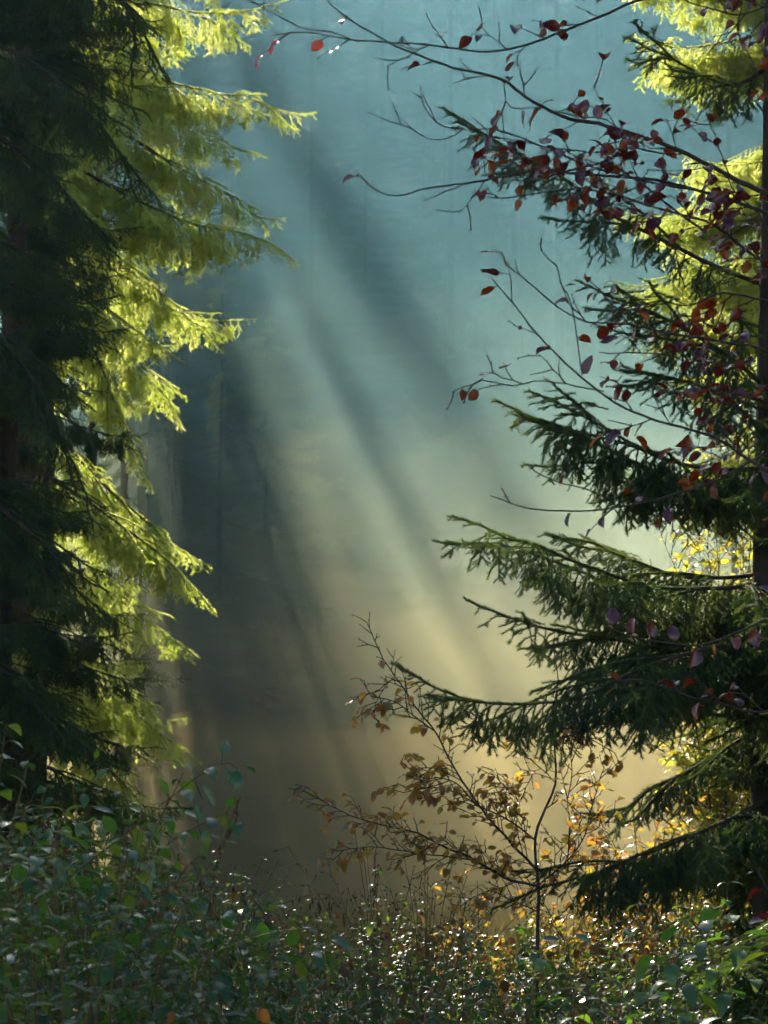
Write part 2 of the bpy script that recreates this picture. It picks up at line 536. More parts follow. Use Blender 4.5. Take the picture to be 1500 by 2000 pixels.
def place_far(x, y, k, s, label, group, rz=0):
    t = thing('spruce_tree', (x, y, float(height(x, y)) - 0.2), label, 'tree', group, rz)
    t.scale = (s, s, s)
    link('trunk', FAR[k][0], t); link('crown', FAR[k][1], t)
    return t
FAR = [bough_spruce(41, 25, 3.6), bough_spruce(42, 29, 3.4)]
fr = np.random.default_rng(11)
for row in range(7):
    y0 = 52 + row * 12
    half = y0 * 0.20 + 10
    xs = np.arange(-half, half, 4.2) + fr.uniform(-2, 2)
    for x in xs:
        y = y0 + fr.uniform(-4, 4)
        if fr.random() < 0.08: continue
        place_far(x + fr.uniform(-1.4, 1.4), y, int(fr.integers(2)), fr.uniform(0.5, 0.74) * (1.25 if row >= 5 else 1),
                  'dim spruce standing in the blue mist on the far slope', 'spruces on the misty far slope', fr.uniform(0, 6))
for k in range(64):
    y = fr.uniform(49, 92); x = fr.uniform(-1, 1) * (y * 0.17 + 2)
    place_far(x, y, k % 2, fr.uniform(0.16, 0.34), 'low young spruce on the misty slope between the taller ones', 'young spruces on the misty slope', fr.uniform(0, 6))
#CASTERS

# ------------------------------------------------------------------ the spruces that frame the view
def P3(pts, D0=None):
    """(px, py, depth) list -> world points"""
    return np.array([at(*p) if len(p) == 3 else at(p[0], p[1], D0) for p in pts])

def spruce(name_label, base, H, r0, seed):
    t = thing('spruce_tree', tuple(base), name_label, 'tree')
    b = MB(); b.tube(trunk_path(H, np.random.default_rng(seed)), np.linspace(r0, 0.03, 24), 10)
    b.build('trunk', M['bark'], t)
    return t

# --- dark spruce on the right, its trunk on the frame edge
base = at(1512, 1000, 12.0); base[2] = 0
tA = spruce('dark green spruce with drooping fan branches at the right edge', base, 13, 0.15, 1)
kA = dict(lod='near', r0=0.013, forks=5, spacing=0.05, maxlen=0.22, hang=0.9, bare=0.0, tip0=0.045, grow=0.36, comb=0.35)
limbsA = [
    [(1500, 560, 12.0), (1400, 520, 12.0), (1300, 470, 12.0), (1190, 415, 12.0), (1100, 340, 12.1), (1020, 295, 12.1), (950, 250, 12.2), (882, 202, 12.2)],
    [(1500, 760, 12.0), (1430, 700, 11.7), (1350, 650, 11.6), (1270, 605, 11.6), (1200, 570, 11.5), (1140, 538, 11.5)],
    [(1500, 860, 12.0), (1440, 790, 11.5), (1370, 750, 11.4), (1290, 725, 11.4), (1205, 705, 11.3)],
    [(1500, 915, 12.0), (1400, 915, 11.5), (1310, 895, 11.3), (1240, 862, 11.2), (1160, 815, 11.2), (1095, 775, 11.1), (1033, 743, 11.1)],
    [(1500, 945, 12.0), (1390, 955, 11.7), (1290, 925, 11.5), (1200, 880, 11.5), (1110, 845, 11.5), (1040, 820, 11.4), (966, 792, 11.4)],
    [(1500, 1140, 12.0), (1400, 1150, 11.6), (1290, 1150, 11.4), (1180, 1125, 11.3), (1080, 1095, 11.2), (985, 1060, 11.2), (885, 1022, 11.2)],
    [(1500, 1175, 12.0), (1380, 1185, 11.9), (1260, 1165, 11.8), (1130, 1115, 11.8), (1010, 1075, 11.8), (875, 1062, 11.8)],
    [(1500, 1120, 12.0), (1400, 1130, 12.2), (1300, 1120, 12.3), (1220, 1090, 12.4), (1150, 1060, 12.4), (1070, 1045, 12.4)],
    [(1500, 1265, 12.0), (1390, 1275, 11.6), (1280, 1265, 11.4), (1170, 1248, 11.3), (1080, 1235, 11.3), (990, 1210, 11.2), (907, 1180, 11.2)],
    [(1500, 1240, 12.0), (1390, 1265, 11.2), (1300, 1290, 10.9), (1220, 1320, 10.7), (1130, 1360, 10.6), (1030, 1375, 10.6), (920, 1375, 10.6), (830, 1345, 10.6), (765, 1310, 10.6)],
    [(1500, 1300, 12.0), (1400, 1330, 11.9), (1320, 1370, 11.8), (1250, 1380, 11.8), (1180, 1410, 11.8)],
    [(1500, 1430, 12.0), (1430, 1450, 12.0), (1360, 1500, 12.0), (1280, 1540, 12.0), (1215, 1590, 12.0), (1150, 1600, 12.0)],
    [(1500, 1560, 12.0), (1420, 1600, 11.4), (1330, 1635, 11.0), (1250, 1660, 10.8), (1160, 1690, 10.6), (1060, 1715, 10.6), (960, 1755, 10.6)],
    [(1500, 1620, 12.0), (1420, 1650, 12.2), (1340, 1670, 12.4), (1270, 1720, 12.5), (1190, 1760, 12.5)],
    [(1500, 130, 12.0), (1440, 165, 12.0), (1380, 148, 12.0), (1310, 110, 12.0), (1225, 72, 12.0)],
]
for i, p in enumerate(limbsA):
    kw = dict(kA)
    if i in (5, 6, 8, 9, 12, 3, 4): kw['maxlen'] = 0.30; kw['comb'] = 0.5
    if i == 0: kw['maxlen'] = 0.20
    put_limb(tA, base, P3(p), 500 + i, M['needle_shaded'], **kw)
limb_set('A', M['needle_shaded'], [(0.8, 0.35, 0.3), (0.95, 0.5, 0.35), (0.7, 0.2, 0.2), (1.1, 0.5, 0.3)], lod='near', forks=4, spacing=0.05, maxlen=0.22, hang=0.9, bare=0.0, tip0=0.05, grow=0.36, comb=0.5, r0=0.010)
ra = np.random.default_rng(3)
for i in range(46):
    z = 0.9 + 3.6 * (i / 46) ** 1.3 + ra.uniform(-0.1, 0.1)
    az = math.pi + ra.uniform(-2.2, 2.2)
    s = ra.uniform(0.7, 1.15) * (1.05 if z < 2.8 else 0.5)
    if 1.3 < z < 2.0: s *= 0.68
    if z > 3.05: continue
    if i % 5 == 4: continue
    hang_limb(tA, 'A', i, z, az, s * 0.92, x=0.01 * z)

# --- sunlit spruce on the right, behind the dark one
base = at(1560, 1000, 17.5); base[2] = 0
tB = spruce('sunlit yellow-green spruce hanging in long combs at the upper right, behind the dark spruce', base, 20, 0.19, 2)
limb_set('B', M['needle'], [(1.5, 0.4, 0.3), (1.7, 0.5, 0.3), (1.2, 0.3, 0.2), (1.9, 0.5, 0.35)], lod='mid', forks=5, spacing=0.07, maxlen=0.50, hang=1.3, bare=0.05, tip0=0.09, grow=0.5, comb=0.85, r0=0.014)
ra = np.random.default_rng(4)
for px, py, k, s in [(1195, 420, 1, 0.95), (1235, 400, 3, 0.85), (1290, 430, 2, 0.9), (1260, 480, 0, 0.9), (1340, 400, 2, .8), (1310, 300, 0, 0.7), (1330, 520, 2, .9),
                     (1250, 60, 1, 0.95), (1290, 10, 3, 0.8), (1275, 110, 0, 0.9), (1330, -60, 1, 0.8), (1350, 90, 2, 0.9), (1260, -90, 3, 1.0)]:
    L, _, _, dz = LIMBS['B'][k]
    tip = at(px, py, 17.5 + ra.uniform(-1.2, 0.6)) - base
    az = math.atan2(tip[1], tip[0]); s = math.hypot(tip[0], tip[1]) / L
    hang_limb(tB, 'B', k, tip[2] - dz * s, az, s)
for i in range(70):
    z = 1.5 + 13 * i / 70
    az = math.pi + ra.uniform(-2.6, 2.6)
    big = 1.15 if (z > 6.6 or 4.0 < z < 5.9) else 0.62
    hang_limb(tB, 'B', i, z, az, ra.uniform(0.5, 0.85) * big)

# --- big sunlit spruce on the left
base = at(40, 1000, 20.0); base[2] = 0
tC = spruce('big sunlit yellow-green spruce on the left with branches reaching into the light', base, 21, 0.26, 5)
limb_set('C', M['needle'], [(2.2, 0.5, 0.3), (2.6, 0.55, 0.3), (1.8, 0.4, 0.3), (2.9, 0.6, 0.35), (2.4, 0.4, 0.25)], lod='mid', forks=7, spacing=0.105, maxlen=0.48, hang=1.1, bare=0.05, tip0=0.08, grow=0.40, comb=0.45, r0=0.018)
kC = dict(lod='mid', forks=9, spacing=0.095, maxlen=0.46, hang=1.1, bare=0.0, tip0=0.07, grow=0.40, comb=0.45, r0=0.020)
limbsC = [
    [(40, 60, 20), (140, 75, 20), (250, 112, 20), (330, 160, 20), (420, 178, 20), (490, 190, 20), (550, 214, 20), (612, 222, 20)],
    [(40, 110, 20), (160, 200, 20.4), (280, 285, 20.6), (370, 340, 20.7), (450, 390, 20.8), (500, 425, 20.8), (553, 432, 20.8)],
    [(40, 250, 20), (160, 330, 19.6), (290, 400, 19.4), (390, 440, 19.3), (470, 450, 19.2), (530, 470, 19.2), (570, 500, 19.2)],
    [(40, 400, 20), (140, 450, 20), (240, 520, 20), (330, 585, 20), (390, 635, 20), (432, 655, 20)],
    [(40, 500, 20), (130, 600, 18.6), (190, 700, 18.3), (225, 800, 18.2), (250, 880, 18.2), (285, 938, 18.2)],
    [(40, 780, 20), (120, 860, 20), (200, 940, 20), (280, 1005, 20), (345, 1062, 20), (405, 1100, 20)],
    [(40, 900, 20), (140, 960, 19.4), (240, 1030, 19.2), (320, 1090, 19.1), (380, 1150, 19.1), (420, 1195, 19.0)],
    [(40, 1010, 20), (140, 1100, 20.5), (230, 1170, 20.8), (310, 1230, 21), (380, 1275, 21)],
    [(40, 1180, 20), (130, 1260, 20.2), (220, 1350, 20.4), (300, 1425, 20.4), (378, 1480, 20.4)],
    [(40, 1330, 20), (130, 1410, 19.6), (210, 1490, 19.4), (280, 1560, 19.3), (340, 1605, 19.2)],
    [(40, 20, 20), (150, 60, 21), (260, 150, 21.6), (350, 230, 22), (440, 270, 22.2), (520, 290, 22.3)],
    [(40, 600, 20), (120, 650, 20.8), (220, 690, 21.2), (310, 760, 21.4), (350, 830, 21.4)],
    [(40, 1240, 20), (120, 1300, 19), (200, 1330, 18.6), (270, 1370, 18.5), (310, 1410, 18.5)],
]
for i, p in enumerate(limbsC):
    put_limb(tC, base, P3(p), 700 + i, M['needle'], **kC)
rc = np.random.default_rng(6)
for i in range(70):
    z = 1.3 + 15 * (i / 70)
    az = rc.uniform(0, 2 * math.pi)
    # towards the gap the crown is narrower low down, as in the photograph
    s = rc.uniform(0.62, 0.95) * (1.0 if z > 5.9 or math.cos(az) < 0.1 else 0.58)
    hang_limb(tC, 'C', i, z, az, s)

for i in range(16):     # unseen long limbs added above the view to shade the undergrowth
    L, _, _, dz = LIMBS['C'][(3, 1, 4)[i % 3]]
    tip = np.array([rc.uniform(-1.9, 0.9), rc.uniform(18.6, 21.6), 9.7 + 4.0 * i / 16]) - base
    az = math.atan2(tip[1], tip[0]); s = math.hypot(tip[0], tip[1]) / L
    hang_limb(tC, 'C', (3, 1, 4)[i % 3], tip[2] - dz * s, az, s)

# --- shaded spruce nearest on the left
base = at(-120, 1000, 14.0); base[2] = 0
tD = spruce('shaded dark spruce filling the left edge of the view, in front of the sunlit one', base, 17, 0.2, 8)
limb_set('D', M['needle_shaded'], [(1.5, 0.5, 0.3), (1.9, 0.6, 0.3), (1.7, 0.4, 0.25), (1.3, 0.4, 0.3)], lod='mid', forks=6, spacing=0.07, maxlen=0.4, hang=1.0, bare=0.05, tip0=0.07, grow=0.40, comb=0.5, r0=0.014)
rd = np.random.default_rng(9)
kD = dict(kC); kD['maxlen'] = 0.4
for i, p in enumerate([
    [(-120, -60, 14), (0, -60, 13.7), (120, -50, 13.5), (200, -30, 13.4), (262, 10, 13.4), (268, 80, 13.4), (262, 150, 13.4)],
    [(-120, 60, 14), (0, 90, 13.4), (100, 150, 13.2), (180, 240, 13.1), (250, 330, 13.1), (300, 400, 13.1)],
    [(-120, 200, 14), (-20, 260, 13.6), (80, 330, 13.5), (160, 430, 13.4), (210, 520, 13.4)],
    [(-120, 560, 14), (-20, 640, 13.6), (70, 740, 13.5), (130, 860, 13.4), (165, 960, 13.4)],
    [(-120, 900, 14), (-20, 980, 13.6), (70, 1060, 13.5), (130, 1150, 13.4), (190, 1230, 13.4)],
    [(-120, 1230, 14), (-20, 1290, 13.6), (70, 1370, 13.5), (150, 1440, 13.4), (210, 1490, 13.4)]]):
    put_limb(tD, base, P3(p), 800 + i, M['needle_shaded'], **kD)
for i in range(64):
    z = 1.2 + 9.5 * (i / 64)
    az = rd.uniform(-1.9, 1.9)
    s = rd.uniform(0.5, 0.8) * (1.0 if z > 4.2 or z < 2.2 else 0.75)
    hang_limb(tD, 'D', i, z, az, s)

# --- slim dark spruce in front of the trunk of the sunlit one
base = at(5, 1000, 16.2); base[2] = 0
tH = spruce('slim dark spruce in front of the sunlit spruce trunk on the left', base, 12, 0.1, 18)
rh = np.random.default_rng(19)
for i in range(80):
    z = 1.0 + 8.0 * (i / 80)
    hang_limb(tH, 'D', i, z, rh.uniform(-2.4, 1.6), rh.uniform(0.4, 0.72))

for i in range(14):     # unseen longer limbs added above the view to shade the nettles
    L, _, _, dz = LIMBS['D'][i % 4]
    tip = np.array([rh.uniform(-1.7, -0.6), rh.uniform(16.6, 18.0), 8.0 + 1.8 * i / 14]) - base
    az = math.atan2(tip[1], tip[0]); s = math.hypot(tip[0], tip[1]) / L
    hang_limb(tH, 'D', i, tip[2] - dz * s, az, s)

# --- two unseen young spruces added close behind the lower boughs to shade them
for px, D, H, lab in [(172, 24.2, 9.0, 'unseen young spruce added to shade the lower boughs of the big sunlit one'),
                      (235, 25.0, 6.8, 'shortest unseen young spruce, added to shade the lowest sunlit boughs')]:
    base = at(px, 1000, D); base[2] = 0
    tq = spruce(lab, base, H, 0.07, 41)
    for i in range(60):
        u = i / 60
        hang_limb(tq, 'D', i, 0.4 + (H - 0.5) * u, rh.uniform(0, 6.28), 0.55 * (1 - 0.75 * u) * rh.uniform(0.8, 1.15))

# --- spruce further back whose lit combs hang into the top of the view
base = at(-160, 1000, 29.0); base[2] = 0
tE = spruce('tall spruce behind the left trees, its pale lit combs hanging at the top', base, 26, 0.3, 12)
for i, p in enumerate([
    [(-160, -260, 29), (0, -230, 28), (180, -190, 27), (320, -120, 26), (400, -50, 25.8), (430, 40, 25.8)],
    [(-160, -200, 29), (60, -190, 28), (200, -140, 27), (300, -70, 26), (318, 10, 25.8)],
    [(-160, -160, 29), (60, -150, 28), (220, -100, 27.5), (320, -20, 27), (365, 90, 27)]]):
    put_limb(tE, base, P3(p), 900 + i, M['needle'], **dict(kC, maxlen=0.6, comb=0.8))
re_ = np.random.default_rng(14)
for i in range(34):
    z = 12 + 13 * i / 34
    hang_limb(tE, 'C', i, z, re_.uniform(0, 6.28), re_.uniform(0.7, 1.0) * (0.95 - 0.5 * i / 34))

# --- unseen tall spruces added behind the left trees to cut the sunlight into beams
for px, D, H, W, lab in [(70, 45, 17.0, 1.3, 'unseen tall spruce added deep behind the left branches to darken the mist in front of it'),
                      (-330, 40, 24, 2.0, 'unseen tall spruce added beyond the left edge to cut the sunlight')]:
    bx = at(px, 1000, D)[0]
    tF = thing('spruce_tree', (bx, D, float(height(bx, D)) - 0.1), lab, 'tree')
    a_, b_ = far_spruce(80 + D, H=H, W=W, n=90, det=2, cs=0.7, r0=0.22)
    link('trunk', a_, tF); link('crown', b_, tF)

def pine(px, py, D, rx, rz, seed):
    """bare-trunked pine added far behind the left branches; its unseen crown cuts a shaft into the mist"""
    c = at(px, py, D); gz = float(height(c[0], c[1])) - 0.1
    t = thing('beam_pine', (c[0], c[1], gz), 'thin bare-trunked pine added behind the left branches, its unseen crown cutting a shaft into the mist', 'tree', 'thin pines added to cut shafts into the mist')
    r = np.random.default_rng(seed); H = c[2] - gz
    b = MB(); z = np.linspace(0, H, 14); b.tube(np.stack([0.05 * np.sin(z * .3), 0 * z, z], 1), np.linspace(0.075, 0.03, 14), 8)
    cr = MB(); n = int(420 * rx / 0.4 + 200)
    pts = []
    for k in range(9):
        q = unit(r.normal(0, 1, 3)) * np.array([rx, rx, rz]) * r.uniform(0.3, 0.85)
        b.tube([np.array([0, 0, H - 0.3]), np.array([0, 0, H]) + q * 0.5, np.array([0, 0, H]) + q], [0.02, 0.014, 0.006], 5)
        pts.append(q[None] + r.normal(0, 0.28, (n // 9, 3)) * np.array([rx, rx, rz]))
    o = np.concatenate(pts) + np.array([0.0, 0, H])
    tv = np.array([[-0.04, 0, 0], [0.04, 0, 0], [0, 0.2, 0.02], [0.03, 0.16, -.04]]); tf = np.array([[0, 1, 2], [0, 3, 1]])
    for q in range(2):
        d = unit(r.normal(0, 1, o.shape) + np.array([0, 0, 0.5]))
        cr.inst(tv, tf, frames(d, unit(r.normal(0, 1, 3))), o)
    b.build('trunk', M['far_bark'], t); cr.build('crown', M['far_needle'], t, smooth=False)
for k, (sl_, D, yy, rr) in enumerate([(0.592, 37, -150, .17), (0.595, 39.5, -180, .18), (0.588, 42, -200, .2), (0.595, 44.5, -225, .2), (0.59, 47, -250, .21),
                                      (0.588, 52, -265, .24), (0.594, 57, -275, .25), (0.59, 62, -285, .27), (0.59, 68, -290, .3),
                                      (0.35, 42, -40, .45), (0.345, 47, -110, .5), (0.355, 52, -140, .56), (0.352, 55, -155, .56), (0.352, 59, -175, .56), (0.355, 64, -195, .5), (0.30, 48, -100, .36), (0.305, 56, -130, .4),
                                      (0.505, 47, -220, .13), (0.505, 57, -240, .17), (0.50, 52, -240, .14), (0.50, 63, -260, .18), (0.455, 49, -180, .12), (0.455, 56, -210, .14), (0.452, 63, -220, .15),
                                      (0.545, 50, -260, .09), (0.545, 56, -270, .1), (0.545, 62, -280, .11), (0.64, 46, -330, .12), (0.64, 53, -350, .13), (0.645, 60, -360, .15), (0.83, 40, -700, .14), (0.83, 48, -720, .16), (0.835, 56, -730, .18),
                                      (0.75, 27, -450, .22), (0.75, 32, -620, .22), (0.76, 42, -400, .24), (0.75, 47, -480, .27), (0.75, 53, -500, .3),
                                      (0.67, 36, -380, .16), (0.67, 43, -400, .18), (0.67, 50, -420, .2)]):
    pine(-350 + sl_ * (yy + 1300), yy, D, rr, rr * 2.0, 100 + k)
for k, (sl_, D, yy) in enumerate([(0.92, 31, -820), (0.92, 38, -840), (0.92, 46, -850), (1.25, 34, -880), (1.25, 43, -900)]):
    pine(-350 + sl_ * (yy + 1300), yy, D, 0.26, 0.5, 400 + k)

# --- dim spruces standing in the beams left of the gap
limb_set('F', M['needle_shaded'], [(1.2, 0.4, 0.2), (1.4, 0.5, 0.25), (1.1, 0.35, 0.2)], lod='mid', forks=5, spacing=0.09, maxlen=0.35, hang=0.9, bare=0.05, tip0=0.1, grow=0.4, comb=0.3, r0=0.012)
for px, D, H, W, lab in [(430, 39, 9.8, 1.9, 'dim dark spruce almost lost in the shaded mist just right of the sunlit branches'),
                      (340, 36, 7.6, 1.5, 'shorter spruce half hidden by the left branches, dark in the mist'),
                      (520, 44, 7.4, 1.9, 'small faint spruce at the foot of the dark shaft in the mist')]:
    bx = at(px, 1000, D)[0]
    tF = thing('spruce_tree', (bx, D, float(height(bx, D)) - 0.1), lab, 'tree')
    z = np.linspace(-0.2, H, 12); b = MB(); b.tube(np.stack([0.02 * np.sin(z), 0 * z, z], 1), np.linspace(0.07, 0.01, 12), 8); b.build('trunk', M['far_bark'], tF)
    rf = np.random.default_rng(60 + D); nl = 100
    for i in range(nl):
        u = i / nl
        hang_limb(tF, 'F', i, 0.5 + (H - 0.7) * u, rf.uniform(0, 6.28), rf.uniform(0.75, 1.15) * (W * (1 - u) ** 0.8 + 0.2) / 1.1)

# ------------------------------------------------------------------ broad leaves
def leaf_template(rows, width, seed, fold=0.25, droop=0.35, wave=0.05, serr=0.0, cord=0.0):
    r = np.random.default_rng(seed)
    v = []
    ph = r.random() * 6
    tw = r.normal(0, 0.25)
    for i in range(rows + 1):
        t = i / rows
        w_ = width / 2 * (math.sin(math.pi * min(1, t ** (0.75 if cord else 0.92))) ** (0.85 if cord else 0.6)) + 0.003
        if cord and t < 0.2: w_ = max(w_, width / 2 * 0.72 * (t / 0.2) ** 0.4)
        if serr and i % 2: w_ *= (1 - serr)
        a = droop * t * 1.6
        y = math.sin(a) / (droop * 1.6); z = -(1 - math.cos(a)) / (droop * 1.6)
        for sx in (-1, -0.5, 0, 0.5, 1):
            zz = z + abs(sx) * w_ * fold + wave * math.sin(7 * t + ph + sx * 2) * abs(sx) + tw * sx * w_ * t
            yy = y - (0.10 * abs(sx) * w_ if True else 0) - (cord * 0.08 * abs(sx) if i == 0 else 0)
            v.append([sx * w_, yy, zz])
    f = []
    for i in range(rows):
        for j in range(4):
            a = i * 5 + j
            f += [[a, a + 1, a + 6], [a, a + 6, a + 5]]
    return np.array(v), np.array(f)

BEECH = [leaf_template(7, 0.62, s, fold=(0.2, 0.5, 0.1, 0.8, 0.3)[s], droop=(0.12, 0.35, -0.2, 0.25, 0.5)[s], wave=0.05) for s in range(5)]
NETTLE = [leaf_template(14, 0.56, 20 + s, fold=0.18, droop=(0.35, 0.6, 0.2, 0.8)[s], wave=0.015, serr=0.14, cord=1) for s in range(4)]
NETTLE_LO = [leaf_template(6, 0.56, 30 + s, fold=0.18, droop=(0.35, 0.6, 0.2, 0.8)[s], wave=0.02, cord=1) for s in range(4)]

def add_leaves(mb, T, spots, r, m=0):
    """spots: (position, direction, normal, size)"""
    if not spots: return
    o = np.array([s[0] for s in spots]); d = np.array([s[1] for s in spots]); nn = np.array([s[2] for s in spots])
    sz = np.array([s[3] for s in spots])
    Fm = frames(d, nn) * sz[:, None, None]
    k = r.integers(0, len(T), len(o))
    for i, (tv, tf) in enumerate(T):
        mb.inst(tv, tf, Fm[k == i], o[k == i], m)

def leafy_branch(tree, base, path, seed, leafm, r0=0.006, r1=0.0018, step=0.05, twig=(0.05, 0.22), leaf=0.6, size=0.055, twigs=0.6, prob=None, name='branch', barkm=None, sub=1, droop=0.5, extra=()):
    """a twiggy branch with its leaves as one child; prob(u) thins leaves along it"""
    r = np.random.default_rng(seed)
    wood, lv, spots = MB(), MB(), []
    P = resample(np.asarray(path) - base, 0.03)
    kink = r.normal(0, 0.0018, P.shape); P = P + np.cumsum(kink, 0) - np.linspace(0, 1, len(P))[:, None] * kink.sum(0)
    wood.tube(P, np.linspace(r0, r1, len(P)), 6)
    T = unit(np.gradient(P, axis=0))
    def bud(p, d):
        q = p + d * 0.009
        wood.tube([p, (p + q) / 2, q], [0.0012, 0.0022, 0.0004], 4)
    def twig_(p, d, L, lvl, pr):
        k = max(2, int(L / 0.03)); pts = [p]; d = unit(d); zig = unit(np.cross(d, r.normal(0, 1, 3)))
        for i in range(k):
            d = unit(d + zig * (0.16 if i % 2 else -0.16) + np.array([0, 0, 0.04]) + r.normal(0, 0.03, 3))
            p = p + d * L / k; pts.append(p)
            if r.random() < pr * 0.75:
                ld = unit(d * 0.6 + unit(np.cross(d, [0, 0, 1])) * (1 if i % 2 else -1) * 0.8 + np.array([0, 0, -droop * r.random() * 1.6]))
                spots.append((p, ld, unit(np.array([0, 0, 1]) + r.normal(0, 0.38, 3)), size * r.uniform(0.6, 1.15)))
            elif r.random() < 0.5:
                bud(p, unit(d + zig * (1 if i % 2 else -1)))
            if lvl < sub and r.random() < 0.4:
                twig_(p, d + zig * (1 if i % 2 else -1) + r.normal(0, 0.2, 3), L * 0.5, lvl + 1, pr)
        wood.tube(pts, np.linspace(0.0027, 0.0014, len(pts)), 4, cap=False)
        bud(p, d)
    cum = 0
    for i in range(1, len(P)):
        cum += np.linalg.norm(P[i] - P[i - 1])
        if cum < step: continue
        cum = 0
        u = i / (len(P) - 1)
        pr = leaf * (prob(u) if prob else 1)
        sgn = 1 if r.random() < 0.5 else -1
        side = unit(np.cross(T[i], [0, 1, 0]) * sgn * r.uniform(0.5, 1) + np.array([0, r.normal(0, 0.7), 0]))
        if r.random() < twigs:
            twig_(P[i], T[i] * 0.9 + side * 0.8, r.uniform(*twig) * (1.2 - 0.6 * u), 0, pr)
        elif r.random() < pr:
            spots.append((P[i], unit(T[i] * 0.4 + side + np.array([0, 0, -droop * r.random()])), unit(np.array([0, 0, 1]) + r.normal(0, 0.4, 3)), size * r.uniform(0.7, 1.15)))
    for px, py, D, dx, dz, s in extra:
        pass
    for sp_ in spots:
        wood.tube([sp_[0], sp_[0] + sp_[1] * 0.006, sp_[0] + sp_[1] * 0.012], 0.0011, 3, cap=False)
    spots = [(a_ + d_ * 0.011, d_, n_, s_) for a_, d_, n_, s_ in spots]
    o = wood.build(name, barkm or M['beech_bark'], tree)
    if spots:
        add_leaves(lv, BEECH, spots, r)
        lv.build('leaves', leafm, o)
    return o

def path_of(L, D0, wob=0.0, seed=0):
    r = np.random.default_rng(seed)
    n = len(L); dd = np.cumsum(r.normal(0, wob, n))
    return np.array([at(p[0], p[1], D0 + dd[i] + (p[2] if len(p) > 2 else 0)) for i, p in enumerate(L)])

